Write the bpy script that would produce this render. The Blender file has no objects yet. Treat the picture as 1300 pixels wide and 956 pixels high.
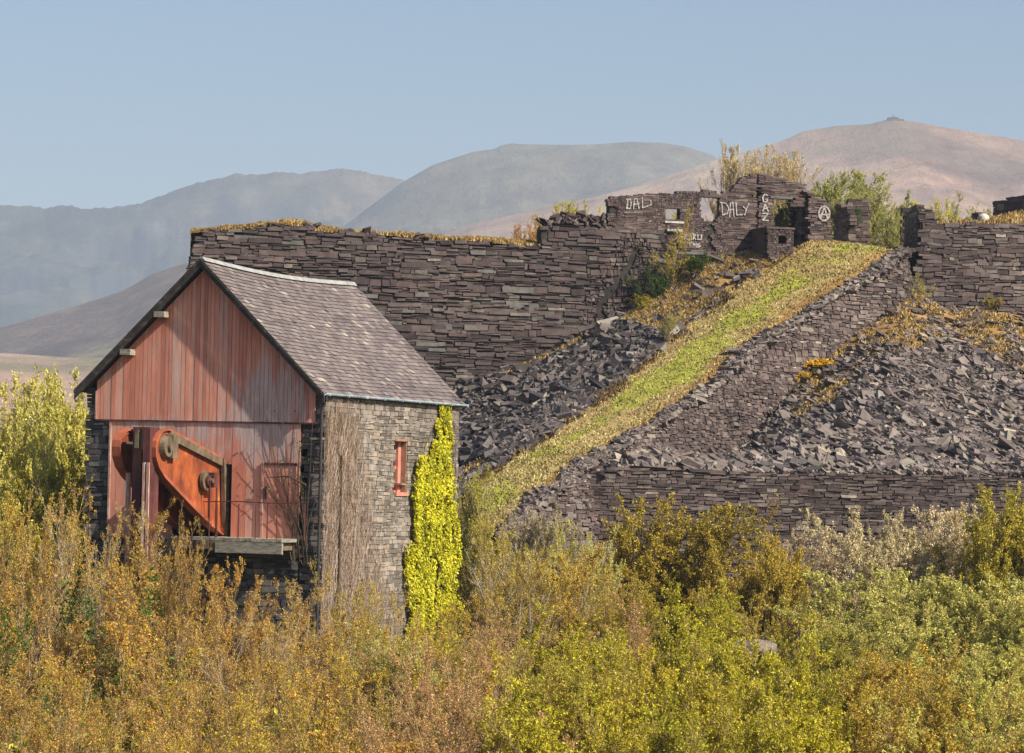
import bpy, math, random
import numpy as np
from mathutils import Matrix, Vector
RNG = np.random.default_rng(7)
random.seed(7)
PI = math.pi
scene = bpy.context.scene
COL = scene.collection

# ------------------------------------------------------------------ camera model (used to survey positions)
F = 4100.0; PU, PV = 650.0, 606.0; ROLL = math.radians(1.3)
CR, SR = math.cos(ROLL), math.sin(ROLL)
def P(u, v, Y):
    dx = (u-PU)/F*Y; dy = (PV-v)/F*Y
    return np.array([dx*CR-dy*SR, Y, dx*SR+dy*CR])
def PX(p):
    x, y, z = p
    return (PU+F*(x*CR+z*SR)/y, PV-F*(-x*SR+z*CR)/y)

GROUND = -9.0

# ------------------------------------------------------------------ numpy noise
def _hash(ix, iy, seed):
    n = (ix.astype(np.int64)*374761393 + iy.astype(np.int64)*668265263 + seed*974711) & 0x7fffffff
    n = ((n ^ (n >> 13))*1274126177) & 0x7fffffff
    return ((n ^ (n >> 16)) & 0xffff)/65535.0
def vnoise(x, y, seed=0):
    x = np.asarray(x, float); y = np.asarray(y, float)
    ix = np.floor(x); iy = np.floor(y); fx = x-ix; fy = y-iy
    fx = fx*fx*(3-2*fx); fy = fy*fy*(3-2*fy)
    a = _hash(ix, iy, seed); b = _hash(ix+1, iy, seed); c = _hash(ix, iy+1, seed); d = _hash(ix+1, iy+1, seed)
    return (a*(1-fx)+b*fx)*(1-fy)+(c*(1-fx)+d*fx)*fy
def fbm(x, y, octv=5, seed=0, gain=.5):
    t = 0; a = 1; s = 0
    for i in range(octv):
        t = t+a*vnoise(x*2**i, y*2**i, seed+i*17); s += a; a *= gain
    return t/s*2-1
def ridged(x, y, octv=5, seed=0):
    t = 0; a = 1; s = 0
    for i in range(octv):
        t = t+a*(1-abs(vnoise(x*2**i, y*2**i, seed+i*31)*2-1)); s += a; a *= .55
    return t/s

# ------------------------------------------------------------------ mesh building
def link(o): COL.objects.link(o); return o
def mesh_np(name, V, Fs, mat, parent=None, smooth=False, mats=None, midx=None, attr=None):
    V = np.asarray(V, np.float32)
    Fl = [np.asarray(f, np.int32) for f in (Fs if isinstance(Fs, (list, tuple)) else [Fs]) if len(f)]
    me = bpy.data.meshes.new(name)
    me.vertices.add(len(V)); me.vertices.foreach_set('co', V.ravel())
    li = np.concatenate([f.ravel() for f in Fl])
    tot = np.concatenate([np.full(len(f), f.shape[1], np.int32) for f in Fl])
    st = np.concatenate([[0], np.cumsum(tot)[:-1]]).astype(np.int32)
    me.loops.add(len(li)); me.loops.foreach_set('vertex_index', li)
    me.polygons.add(len(tot)); me.polygons.foreach_set('loop_start', st); me.polygons.foreach_set('loop_total', tot)
    me.polygons.foreach_set('use_smooth', np.full(len(tot), bool(smooth)))
    for m in (mats or [mat]): me.materials.append(m)
    if midx is not None: me.polygons.foreach_set('material_index', np.asarray(midx, np.int32))
    if attr:
        for k, a in attr.items():
            at = me.attributes.new(k, 'FLOAT', 'POINT'); at.data.foreach_set('value', np.asarray(a, np.float32))
    me.update(); me.validate()
    o = link(bpy.data.objects.new(name, me))
    if parent: setp(o, parent)
    return o
def wmat(p): return (wmat(p.parent)@p.matrix_parent_inverse@p.matrix_basis) if p.parent else p.matrix_basis.copy()
def setp(o, p): o.parent = p; o.matrix_parent_inverse = wmat(p).inverted()
def tag(o, label=None, cat=None, group=None, kind=None):
    if label: o['label'] = label
    if cat: o['category'] = cat
    if group: o['group'] = group
    if kind: o['kind'] = kind
    return o
def thing(name, label, cat, loc=(0, 0, 0), rz=0, group=None):
    o = link(bpy.data.objects.new(name, None)); o.location = tuple(float(c) for c in loc); o.rotation_euler = (0, 0, rz)
    o.empty_display_size = .3
    return tag(o, label, cat, group)

BOXF = np.array([[0, 3, 2, 1], [4, 5, 6, 7], [0, 1, 5, 4], [1, 2, 6, 5], [2, 3, 7, 6], [3, 0, 4, 7]])
CX = np.array([[-1, -1, -1], [1, -1, -1], [1, 1, -1], [-1, 1, -1], [-1, -1, 1], [1, -1, 1], [1, 1, 1], [-1, 1, 1]], float)
class MB:
    def __init__(s): s.V = []; s.Q = []; s.T = []; s.n = 0; s.G = []
    def add(s, V, Q=None, T=None):
        V = np.asarray(V, float).reshape(-1, 3)
        if Q is not None and len(Q): s.Q.append(np.asarray(Q)+s.n)
        if T is not None and len(T): s.T.append(np.asarray(T)+s.n)
        s.V.append(V); s.n += len(V); return s
    def box(s, a, b, jit=0):
        a = np.array(a, float); b = np.array(b, float); c = (a+b)/2; h = (b-a)/2
        V = c+CX*h
        if jit: V = V+RNG.uniform(-jit, jit, V.shape)
        return s.add(V, BOXF)
    def bar(s, p, q, w, h=None, up=(0, 0, 1)):
        h = h or w; p = np.array(p, float); q = np.array(q, float); d = q-p; L = np.linalg.norm(d); d /= L
        up = np.array(up, float); x = np.cross(d, up)
        if np.linalg.norm(x) < 1e-4: x = np.cross(d, (0, 1, 0))
        x /= np.linalg.norm(x); z = np.cross(x, d)
        V = (p+q)/2+CX[:, :1]*x*w/2+CX[:, 1:2]*d*L/2+CX[:, 2:]*z*h/2
        return s.add(V, BOXF)
    def tube(s, pts, r, n=10, cap=True):
        pts = np.array(pts, float); k = len(pts); r = np.broadcast_to(np.array(r, float), (k,))
        tv = np.gradient(pts, axis=0); tv /= np.linalg.norm(tv, axis=1)[:, None]
        ref = np.array([0, 0, 1.]) if abs(tv[0][2]) < .9 else np.array([1., 0, 0])
        x = np.cross(tv, ref); x /= np.linalg.norm(x, axis=1)[:, None]; y = np.cross(tv, x)
        a = np.arange(n)/n*2*PI
        V = pts[:, None]+r[:, None, None]*(x[:, None]*np.cos(a)[None, :, None]+y[:, None]*np.sin(a)[None, :, None])
        i = np.arange(k-1)[:, None]*n; j = np.arange(n)[None]; jn = (j+1) % n
        Q = np.stack([i+j, i+jn, i+n+jn, i+n+j], -1).reshape(-1, 4)
        s.add(V.reshape(-1, 3), Q)
        if cap:
            c0 = pts[0]; c1 = pts[-1]
            s.add(np.vstack([V[0], c0[None]]), T=[[i, (i+1) % n, n] for i in range(n)])
            s.add(np.vstack([V[-1], c1[None]]), T=[[(i+1) % n, i, n] for i in range(n)])
        return s
    def prism(s, poly, axis, a, b):
        """poly: 2D outline (n,2); axis: the coordinate extruded from a to b; outline fills the other two in order"""
        poly = np.array(poly, float); n = len(poly); o = [k for k in range(3) if k != axis]
        V = np.zeros((2*n, 3)); V[:n, o] = poly; V[n:, o] = poly; V[:n, axis] = a; V[n:, axis] = b
        from mathutils.geometry import tessellate_polygon
        tr = tessellate_polygon([[Vector((p[0], p[1], 0)) for p in poly]])
        T = [list(t) for t in tr]+[[t[2]+n, t[1]+n, t[0]+n] for t in tr]
        Q = [[i, (i+1) % n, n+(i+1) % n, n+i] for i in range(n)]
        return s.add(V, Q, T)
    def build(s, name, mat, parent=None, smooth=False, attr=None):
        V = np.vstack(s.V); Fs = []
        if s.Q: Fs.append(np.vstack(s.Q))
        if s.T: Fs.append(np.vstack(s.T))
        return mesh_np(name, V, Fs, mat, parent, smooth, attr=attr)

def inpoly(x, y, poly):
    x = np.asarray(x); y = np.asarray(y); r = np.zeros(x.shape, bool); n = len(poly)
    for i in range(n):
        x1, y1 = poly[i][:2]; x2, y2 = poly[(i+1) % n][:2]
        c = ((y1 > y) != (y2 > y))
        with np.errstate(divide='ignore', invalid='ignore'):
            r ^= c & (x < (x2-x1)*(y-y1)/((y2-y1) if y2 != y1 else 1e-9)+x1)
    return r
def distline(x, y, line):
    d = np.full(np.shape(x), 1e9)
    for (a, b), (c, e) in zip(line[:-1], line[1:]):
        vx, vy = c-a, e-b; L = vx*vx+vy*vy+1e-9
        t = np.clip(((x-a)*vx+(y-b)*vy)/L, 0, 1)
        d = np.minimum(d, np.hypot(x-a-t*vx, y-b-t*vy))
    return d

# ------------------------------------------------------------------ materials
class NT:
    def __init__(s, name):
        s.m = bpy.data.materials.new(name); s.m.use_nodes = True; s.t = s.m.node_tree; s.t.nodes.clear()
        s.out = s.n('ShaderNodeOutputMaterial'); s.b = s.n('ShaderNodeBsdfPrincipled')
        s.l(s.b.outputs[0], s.out.inputs['Surface'])
    def n(s, ty, **k):
        x = s.t.nodes.new(ty)
        for a, b in k.items(): setattr(x, a, b)
        return x
    def l(s, a, b): s.t.links.new(a, b)
    def coord(s, scale=(1, 1, 1), which='Object'):
        c = s.n('ShaderNodeTexCoord'); m = s.n('ShaderNodeMapping'); m.inputs['Scale'].default_value = scale
        s.l(c.outputs[which], m.inputs[0]); return m.outputs[0]
    def noise(s, scale, detail=4, rough=.6, vec=None, stretch=(1, 1, 1)):
        x = s.n('ShaderNodeTexNoise'); x.inputs['Scale'].default_value = scale; x.inputs['Detail'].default_value = detail
        x.inputs['Roughness'].default_value = rough
        s.l(vec if vec is not None else s.coord(stretch), x.inputs['Vector']); return x.outputs['Fac']
    def ramp(s, fac, stops, interp='LINEAR'):
        r = s.n('ShaderNodeValToRGB'); e = r.color_ramp.elements; r.color_ramp.interpolation = interp
        while len(e) < len(stops): e.new(.5)
        for k, (p, c) in enumerate(stops): e[k].position = p; e[k].color = (*c, 1) if len(c) == 3 else c
        s.l(fac, r.inputs[0]); return r.outputs[0]
    def mix(s, fac, a, b, mode='MIX'):
        m = s.n('ShaderNodeMix', data_type='RGBA', blend_type=mode)
        for v, i in ((fac, 0), (a, 6), (b, 7)):
            if isinstance(v, (int, float)): m.inputs[i].default_value = v
            elif isinstance(v, tuple): m.inputs[i].default_value = (*v, 1)
            else: s.l(v, m.inputs[i])
        return m.outputs[2]
    def math(s, op, a, b=0, clamp=False):
        m = s.n('ShaderNodeMath', operation=op, use_clamp=clamp)
        for v, i in ((a, 0), (b, 1)):
            if isinstance(v, (int, float)): m.inputs[i].default_value = v
            else: s.l(v, m.inputs[i])
        return m.outputs[0]
    def island(s): return s.n('ShaderNodeNewGeometry').outputs['Random Per Island']
    def attr(s, name): return s.n('ShaderNodeAttribute', attribute_name=name).outputs['Fac']
    def bump(s, h, strength=.4, dist=.02):
        b = s.n('ShaderNodeBump'); b.inputs['Strength'].default_value = strength; b.inputs['Distance'].default_value = dist
        s.l(h, b.inputs['Height']); s.l(b.outputs[0], s.b.inputs['Normal'])
    def done(s, color, rough=.85, spec=.3, metal=0):
        if isinstance(color, tuple): s.b.inputs['Base Color'].default_value = (*color, 1)
        else: s.l(color, s.b.inputs['Base Color'])
        s.b.inputs['Roughness'].default_value = rough; s.b.inputs['Specular IOR Level'].default_value = spec
        s.b.inputs['Metallic'].default_value = metal
        return s.m
M = {}
def stone_mat(name, stops, patch=None, moss=None, rough=.8, spec=.3, big=.15, interp='LINEAR'):
    t = NT(name); isl = t.island()
    c = t.ramp(isl, stops, interp)
    v = t.ramp(t.noise(2.2, 5), [(.3, (.62, .62, .62)), (.7, (1.25, 1.25, 1.25))])
    c = t.mix(1, c, v, 'MULTIPLY')
    v2 = t.ramp(t.noise(big, 3), [(.35, (.8, .78, .8)), (.65, (1.15, 1.14, 1.12))])
    c = t.mix(1, c, v2, 'MULTIPLY')
    if patch: c = t.mix(t.ramp(t.noise(patch[1], 5, .7), [(patch[2], (0, 0, 0)), (patch[2]+.06, (1, 1, 1))]), c, patch[0])
    if moss: c = t.mix(t.ramp(t.noise(moss[1], 4, .7), [(moss[2], (0, 0, 0)), (moss[2]+.12, (.8, .8, .8))]), c, moss[0])
    t.bump(t.noise(7, 6, .7, stretch=(1, 1, 3)), .6, .05)
    return t.done(c, rough, spec)
M['slate'] = stone_mat('slate_masonry', [(0, (0.035, 0.0241, 0.0227)), (0.2, (0.0606, 0.0413, 0.0387)), (0.45, (0.084, 0.0569, 0.0517)), (0.62, (0.0716, 0.0583, 0.0538)), (0.8, (0.1049, 0.0726, 0.0634)), (0.95, (0.1049, 0.1011, 0.0896)), (0.99, (0.1633, 0.1316, 0.1068)), (1, (0.3266, 0.2633, 0.2069))], moss=((.09, .085, .05), .5, .66))
M['slate_small'] = stone_mat('small_slate_masonry', [(0, (0.0452, 0.032, 0.0293)), (0.3, (0.0823, 0.0581, 0.0522)), (0.55, (0.1135, 0.0805, 0.0715)), (0.75, (0.1357, 0.1007, 0.0887)), (0.94, (0.148, 0.123, 0.1073)), (0.99, (0.2221, 0.1864, 0.143)), (1, (0.3619, 0.3056, 0.2432))], moss=((.11, .10, .06), .4, .68))
M['slate_ruin'] = stone_mat('ruin_slate_masonry', [(0, (0.0443, 0.0312, 0.0295)), (0.3, (0.0809, 0.0561, 0.0521)), (0.6, (0.1108, 0.0764, 0.0696)), (0.9, (0.1363, 0.0975, 0.0854)), (1, (0.2046, 0.16, 0.1322))], moss=((.11, .10, .06), .6, .7))
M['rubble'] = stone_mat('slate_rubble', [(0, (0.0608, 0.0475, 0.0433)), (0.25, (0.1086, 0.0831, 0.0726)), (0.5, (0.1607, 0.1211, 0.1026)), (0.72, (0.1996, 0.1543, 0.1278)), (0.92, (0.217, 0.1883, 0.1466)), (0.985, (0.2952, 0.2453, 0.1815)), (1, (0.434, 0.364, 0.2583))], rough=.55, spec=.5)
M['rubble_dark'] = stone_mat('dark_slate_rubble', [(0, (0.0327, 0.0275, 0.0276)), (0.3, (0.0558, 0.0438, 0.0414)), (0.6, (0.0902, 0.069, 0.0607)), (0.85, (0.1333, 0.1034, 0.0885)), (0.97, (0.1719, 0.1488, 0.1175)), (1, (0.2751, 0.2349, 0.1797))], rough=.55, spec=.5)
M['house_stone'] = stone_mat('engine_house_stone', [(0, (0.1174, 0.1016, 0.0843)), (0.15, (0.1751, 0.1495, 0.1222)), (0.4, (0.22, 0.1884, 0.1547)), (0.65, (0.2521, 0.2182, 0.179)), (0.85, (0.2969, 0.2572, 0.2115)), (0.95, (0.2713, 0.2033, 0.1438)), (1, (0.374, 0.3231, 0.2575))], moss=((.22, .20, .11), .7, .72), spec=.2)
M['pier_stone'] = stone_mat('dark_pier_stone', [(0, (0.0382, 0.0357, 0.0357)), (0.3, (0.0723, 0.068, 0.0663)), (0.6, (0.1105, 0.102, 0.0978)), (0.85, (0.153, 0.1445, 0.1318)), (1, (0.2295, 0.2125, 0.187))], moss=((.10, .10, .04), .6, .62), spec=.2)
M['quoin'] = stone_mat('quoin_stone', [(0, (.12, .11, .10)), (.5, (.19, .175, .16)), (1, (.27, .25, .22))], spec=.2)
t = NT('joint_shadow'); M['joint'] = t.done(t.ramp(t.noise(1.2), [(.3, (.022, .02, .018)), (.7, (.05, .044, .038))]), .95, .1)
t = NT('lime_joint'); M['joint_house'] = t.done(t.ramp(t.noise(1.2), [(.3, (.06, .055, .045)), (.7, (.12, .11, .09))]), .95, .1)
t = NT('pale_boulder'); M['boulder'] = t.done(t.ramp(t.noise(2.2, 6, .7), [(.3, (.30, .28, .24)), (.5, (.46, .43, .37)), (.75, (.62, .58, .50))]), .9, .2)
def leaf_mat(name, stops, trans=.3, big=(.85, 1.15)):
    t = NT(name)
    c = t.ramp(t.island(), stops)
    oi = t.n('ShaderNodeObjectInfo').outputs['Random']
    v = t.ramp(oi, [(0, (.82, .86, .8)), (1, (1.15, 1.1, 1.2))])
    c = t.mix(1, c, v, 'MULTIPLY')
    v = t.ramp(t.noise(.55, 3), [(.35, (big[0],)*3), (.65, (big[1],)*3)])
    c = t.mix(1, c, v, 'MULTIPLY')
    t.done(c, .6, .25)
    tr = t.n('ShaderNodeBsdfTranslucent'); t.l(c, tr.inputs[0]); mx = t.n('ShaderNodeMixShader'); mx.inputs[0].default_value = trans
    t.l(t.b.outputs[0], mx.inputs[1]); t.l(tr.outputs[0], mx.inputs[2]); t.l(mx.outputs[0], t.out.inputs['Surface'])
    return t.m
LEAF = {
 'brown': [(0, (.22, .105, .018)), (.3, (.38, .205, .03)), (.6, (.48, .285, .05)), (.85, (.40, .31, .025)), (1, (.56, .42, .11))],
 'rust': [(0, (.26, .13, .045)), (.4, (.40, .225, .08)), (.8, (.48, .30, .12)), (1, (.58, .42, .2))],
 'amber': [(0, (.20, .125, .015)), (.4, (.32, .22, .022)), (.75, (.41, .31, .035)), (1, (.52, .41, .08))],
 'olive': [(0, (.16, .13, .012)), (.4, (.28, .23, .02)), (.75, (.38, .33, .03)), (1, (.50, .42, .06))],
 'gold': [(0, (.24, .15, .015)), (.35, (.36, .25, .02)), (.7, (.45, .34, .03)), (1, (.42, .40, .05))],
 'lime': [(0, (.17, .145, .008)), (.3, (.28, .25, .010)), (.7, (.41, .36, .016)), (1, (.52, .46, .05))],
 'green': [(0, (.14, .155, .035)), (.35, (.23, .24, .06)), (.7, (.33, .33, .10)), (1, (.44, .42, .17))],
 'sage': [(0, (.20, .20, .04)), (.35, (.31, .30, .06)), (.7, (.40, .38, .09)), (1, (.48, .44, .15))],
 'grey': [(0, (.17, .125, .06)), (.35, (.26, .20, .10)), (.7, (.35, .28, .15)), (1, (.46, .38, .22))],
 'pale': [(0, (.26, .23, .04)), (.35, (.38, .34, .06)), (.7, (.47, .42, .08)), (1, (.56, .50, .16))],
 'wheat': [(0, (.26, .20, .09)), (.35, (.37, .30, .15)), (.7, (.47, .39, .20)), (1, (.58, .49, .30))],
 'ivy': [(0, (.02, .06, .008)), (.5, (.05, .12, .012)), (.85, (.11, .20, .02)), (1, (.26, .34, .06))],
 'citrus': [(0, (.13, .16, .006)), (.2, (.32, .33, .006)), (.5, (.50, .48, .008)), (.85, (.68, .61, .02)), (1, (.84, .75, .10))],
 'gorse': [(0, (.60, .30, .005)), (.5, (.80, .48, .01)), (1, (.85, .60, .03))],
 'heath': [(0, (.10, .05, .02)), (.5, (.20, .12, .04)), (1, (.30, .20, .08))],
}
for k, st_ in LEAF.items():
    kk = 1.0 if k in ('citrus', 'gorse', 'heath', 'ivy') else 1.5
    M['leaf_'+k] = leaf_mat('leaf_'+k, [(a_, tuple(min(.8, x_*kk) for x_ in c_)) for a_, c_ in st_])
def bark(name, a, b, c=None):
    t = NT(name); c_ = t.ramp(t.noise(3, 4), [(.3, a), (.7, b)]); c_ = t.mix(1, c_, t.ramp(t.island(), [(0, (.55, .5, .45)), (.6, (1, 1, 1)), (1, (1.5, 1.5, 1.5))]), 'MULTIPLY'); M[name] = t.done(c_, .85, .2)
bark('bark_tan', (.20, .125, .06), (.42, .29, .155)); bark('bark_grey', (.26, .22, .17), (.50, .43, .34))
bark('bark_dark', (.05, .035, .022), (.13, .095, .06)); bark('bark_pale', (.34, .29, .23), (.55, .49, .40))
t = NT('dead_vine'); M['dead_vine'] = t.done(t.ramp(t.island(), [(0, (.12, .075, .05)), (.35, (.27, .19, .135)), (.75, (.42, .31, .225)), (1, (.55, .44, .34))]), .85, .2); bark('dead_vine_dark', (.05, .03, .02), (.11, .07, .045))
def blade_mat(name, stops):
    t = NT(name); c = t.ramp(t.island(), stops)
    v = t.ramp(t.noise(.35, 4, .65), [(.35, (.72, .70, .6)), (.65, (1.15, 1.15, 1.1))])
    c = t.mix(1, c, v, 'MULTIPLY'); M[name] = t.done(c, .7, .2)
blade_mat('grass_green', [(0, (.17, .155, .045)), (.4, (.27, .245, .06)), (.8, (.37, .31, .10)), (1, (.50, .42, .20))])
blade_mat('grass_pale', [(0, (.20, .14, .05)), (.35, (.33, .27, .09)), (.75, (.43, .36, .14)), (1, (.56, .49, .27))])
blade_mat('grass_straw', [(0, (.21, .12, .04)), (.4, (.36, .225, .075)), (.8, (.47, .33, .125)), (1, (.58, .47, .25))])

blade_mat('heather_stem', [(0, (.06, .035, .02)), (.4, (.13, .08, .035)), (.8, (.22, .14, .06)), (1, (.30, .24, .10))])
# ------------------------------------------------------------------ surfaces
class Wall:
    """a vertical or battered plane: s along it, z up, d out of its face"""
    def __init__(s, p0, ang, batter=0.0, z0=0.0):
        s.p = np.array(p0[:2], float); a = math.radians(ang); s.u = np.array([math.cos(a), math.sin(a)])
        s.n = np.array([math.sin(a), -math.cos(a)]); s.bt = batter; s.z0 = z0
    def loc(s, px, py, d=0):
        r = P(px, py, 1.0)
        t = (s.p@s.n+s.bt*s.z0+d)/(r[:2]@s.n+s.bt*r[2])
        return ((t*r[:2]-s.p)@s.u, t*r[2])
    def pts(s, L, d=0): return [s.loc(a, b, d) for a, b in L]
    def __call__(s, S, Z, D):
        S = np.asarray(S, float); Z = np.asarray(Z, float); o = np.asarray(D)-s.bt*(Z-s.z0)
        return np.stack([s.p[0]+s.u[0]*S+s.n[0]*o, s.p[1]+s.u[1]*S+s.n[1]*o, Z], -1)

def courses(surf, inside, s0, s1, z0, z1, h, l, depth, gap=.012, pro=.035, jit=.02, rng=RNG, tilt=.02, wav=.1, near=None):
    """dry-laid stones: one box per stone, in uneven courses"""
    A = []; z = z0
    while z < z1:
        hh = rng.uniform(*h)*(1.5 if rng.random() < .08 else 1); s = s0+rng.uniform(-l[1], 0)
        while s < s1:
            ll = rng.uniform(*l)*(1.7 if rng.random() < .08 else 1)
            if rng.random() < .22 and hh > h[0]*1.1:
                k = rng.uniform(.35, .65); A.append((s, s+ll, z, z+hh*k)); A.append((s, s+ll*rng.uniform(.98, 1), z+hh*k, z+hh))
            elif rng.random() < .12 and ll > l[0]*1.3:
                A.append((s, s+ll, z, z+hh*1.0))
            else: A.append((s, s+ll, z, z+hh))
            s += ll
        z += hh
    A = np.array(A)
    if near is not None:
        k = near((A[:, 0]+A[:, 1])/2, (A[:, 2]+A[:, 3])/2); B_ = A[k]; f = [B_.copy() for _ in range(4)]; w_ = (B_[:, 1]-B_[:, 0])/4
        for i_, b_ in enumerate(f): b_[:, 0] = B_[:, 0]+w_*i_; b_[:, 1] = B_[:, 0]+w_*(i_+1)
        A = np.vstack([A[~k]]+f)
    cs = (A[:, 0]+A[:, 1])/2; cz = (A[:, 2]+A[:, 3])/2
    wz = wav*fbm(cs*.35, cz*.5, 3, 5)
    k = inside(cs, cz+wz); A = A[k]; wz = wz[k]; cs = cs[k]; n = len(A)
    if n == 0: return np.zeros((0, 3)), np.zeros((0, 4), int)
    zc = (A[:, 2]+A[:, 3])/2+wz; rag = rng.random(n) < .93
    for it in range(12):
        for e in (0, 1):
            bad = ~inside(A[:, e], zc) & rag; A[bad, e] += (cs[bad]-A[bad, e])*.22
    k = (A[:, 1]-A[:, 0]) > .05; A = A[k]; wz = wz[k]; n = len(A); cs = (A[:, 0]+A[:, 1])/2
    c = CX[None]; hs = (A[:, 1]-A[:, 0])/2-gap/2; hz = (A[:, 3]-A[:, 2])/2-gap/2
    S = cs[:, None]+c[..., 0]*hs[:, None]; Z = ((A[:, 2]+A[:, 3])/2+wz)[:, None]+c[..., 2]*hz[:, None]
    S = S+rng.uniform(-1, 1, S.shape)*jit; Z = Z+rng.uniform(-1, 1, S.shape)*jit*.6+c[..., 0]*hs[:, None]*rng.normal(0, tilt, n)[:, None]
    fr = rng.uniform(-pro, pro, n)[:, None]
    D = np.where(c[..., 1] < 0, fr+rng.uniform(-1, 1, S.shape)*jit*.6, -depth)
    # CX y = -1 is the front
    V = surf(S.ravel(), Z.ravel(), D.ravel())
    Q = (BOXF[None]+np.arange(n)[:, None, None]*8).reshape(-1, 4)
    return V, Q
def backing(surf, inside, s0, s1, z0, z1, c, front, depth):
    S, Z = np.meshgrid(np.arange(s0+c/2, s1, c), np.arange(z0+c/2, z1, c)); S = S.ravel(); Z = Z.ravel()
    k = inside(S, Z); S = S[k]; Z = Z[k]; n = len(S)
    a = CX[None]
    D = np.where(a[..., 1] < 0, -front, -depth)+0*S[:, None]
    V = surf((S[:, None]+a[..., 0]*c/2).ravel(), (Z[:, None]+a[..., 2]*c/2).ravel(), D.ravel())
    return V, (BOXF[None]+np.arange(n)[:, None, None]*8).reshape(-1, 4)
def stone_part(name, surf, poly, mat, parent, h, l, depth=.5, holes=(), cracks=(), jmat=None, seed=1, core='core', split_holes=False, **kw):
    """stones + dark core behind them, cut to an outline given in wall coordinates"""
    rng = np.random.default_rng(seed)
    P_ = np.array(poly); s0, z0 = P_.min(0); s1, z1 = P_.max(0)
    def ins(s, z, e=0):
        r = inpoly(s, z, poly)
        for hl in holes: r &= ~inpoly(s, z, hl)
        return r
    def inst(s, z):
        r = ins(s, z)
        for ln, w in cracks: r &= distline(s, z, ln) > w
        return r
    lines = [ln for ln, w in cracks]+([list(hl)+[hl[0]] for hl in holes] if split_holes else [])
    near = (lambda s, z: np.min([distline(s, z, ln) for ln in lines], 0) < .9) if lines else None
    V, Q = courses(surf, inst, s0, s1, z0, z1, h, l, min(depth, .5), rng=rng, near=near, **kw)
    o = MB().add(V, Q).build(name, mat, parent)
    def inb(s, z):
        m = .16; r = ins(s, z)
        for a, b in ((m, 0), (-m, 0), (0, m), (0, -m), (m, m), (-m, m)): r &= ins(s+a, z+b)
        return r
    V, Q = backing(surf, inb, s0, s1, z0, z1, .2, .10, depth)
    if len(Q): MB().add(V, Q).build(core, jmat or M['joint'], o)
    return o

def ribbon(surf, strokes, w, d, name, mat, parent):
    """painted strokes on a wall face: thin flat bars following it"""
    mb = MB(); j = 0
    for st in strokes:
        for (a, b), (c, e) in zip(st[:-1], st[1:]):
            v = np.array([c-a, e-b]); L = np.linalg.norm(v)+1e-9; v /= L; nn = np.array([-v[1], v[0]])*w/2; j += 1
            for dd in (d+j*.0006,):
                q = np.array([[a, b]-nn-v*w*.3, [c, e]-nn+v*w*.3, [c, e]+nn+v*w*.3, [a, b]+nn-v*w*.3])
                mb.add(np.vstack([surf(q[:, 0], q[:, 1], np.full(4, dd-.006)), surf(q[:, 0], q[:, 1], np.full(4, dd))]), BOXF)
    return mb.build(name, mat, parent)


# ================================================================== ENGINE HOUSE
TH = math.radians(19.7); _o = P(411, 560, 118.0); OX, OY = _o[0], _o[1]
UX = np.array([math.cos(TH), -math.sin(TH), 0]); UY = np.array([math.sin(TH), math.cos(TH), 0])
class HB(MB):
    """mesh builder in engine-house coordinates: x along the gable, y back along the side, z level with the eye"""
    def build(s, name, mat, parent=None, **k):
        V = np.vstack(s.V); W = np.array([OX, OY, 0])+V[:, :1]*UX+V[:, 1:2]*UY+np.array([0, 0, 1])*V[:, 2:]
        s.V = [W]; return MB.build(s, name, mat, parent, **k)
FAC = Wall((OX, OY), -19.7); SIDE = Wall((OX, OY), 90-19.7)
W_ = 9.73; XC = -4.87; ZR = 7.82; ZE = 2.98; SL = 4.86/5.0
# materials
t = NT('red_boards'); isl = t.island()
c = t.ramp(isl, [(0, (.52, .195, .13)), (.35, (.66, .27, .18)), (.7, (.74, .335, .23)), (1, (.68, .38, .28))])
wear = t.noise(1.0, 7, .75, stretch=(11, 11, .75)); area = t.noise(.33, 2, .5, stretch=(1, 1, .7))
pos = t.n('ShaderNodeTexCoord').outputs['Object']; sx = t.n('ShaderNodeSeparateXYZ'); t.l(pos, sx.inputs[0])
def blob(cx, cz, rx, rz, a):
    global g
    dx = t.math('MULTIPLY', t.math('SUBTRACT', sx.outputs[0], OX+cx*math.cos(TH)), 1/rx); dz = t.math('MULTIPLY', t.math('SUBTRACT', sx.outputs[2], cz), 1/rz)
    d = t.math('ADD', t.math('MULTIPLY', dx, dx), t.math('MULTIPLY', dz, dz)); d = t.math('MULTIPLY', t.math('SUBTRACT', 1, d, True), a); g = t.math('ADD', g, d)
g = t.math('ADD', 0, 0)
for q in ((-2.3, 2.7, 2.2, 1.9, .95), (-4.9, 3.6, .5, 3.4, .45), (-6.2, 3.9, 1.2, 2.0, .5), (-3.1, 1.2, 2.2, 1.3, .75), (-6.4, 1.5, 2.3, .6, .75), (-1.5, .5, .8, 1.2, .4), (-4.2, 5.5, .3, 1.6, .4)): blob(*q)
w = t.math('ADD', t.math('MULTIPLY', wear, .70), t.math('MULTIPLY', g, .20)); w = t.math('ADD', w, t.math('MULTIPLY', area, .22)); w = t.math('ADD', w, t.math('MULTIPLY', isl, .07))
c = t.mix(t.ramp(w, [(.555, (0, 0, 0)), (.68, (.85, .85, .85))]), c, t.ramp(wear, [(.4, (.40, .34, .32)), (.7, (.62, .53, .48))]))
c = t.mix(1, c, t.ramp(t.noise(1.5, 5, .7, stretch=(3, 3, .4)), [(.3, (.70, .68, .68)), (.7, (1.12, 1.1, 1.1))]), 'MULTIPLY')
t.bump(t.noise(1, 6, .7, stretch=(30, 30, 1)), .3, .01); M['red_boards'] = t.done(c, .75, .2)
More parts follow.
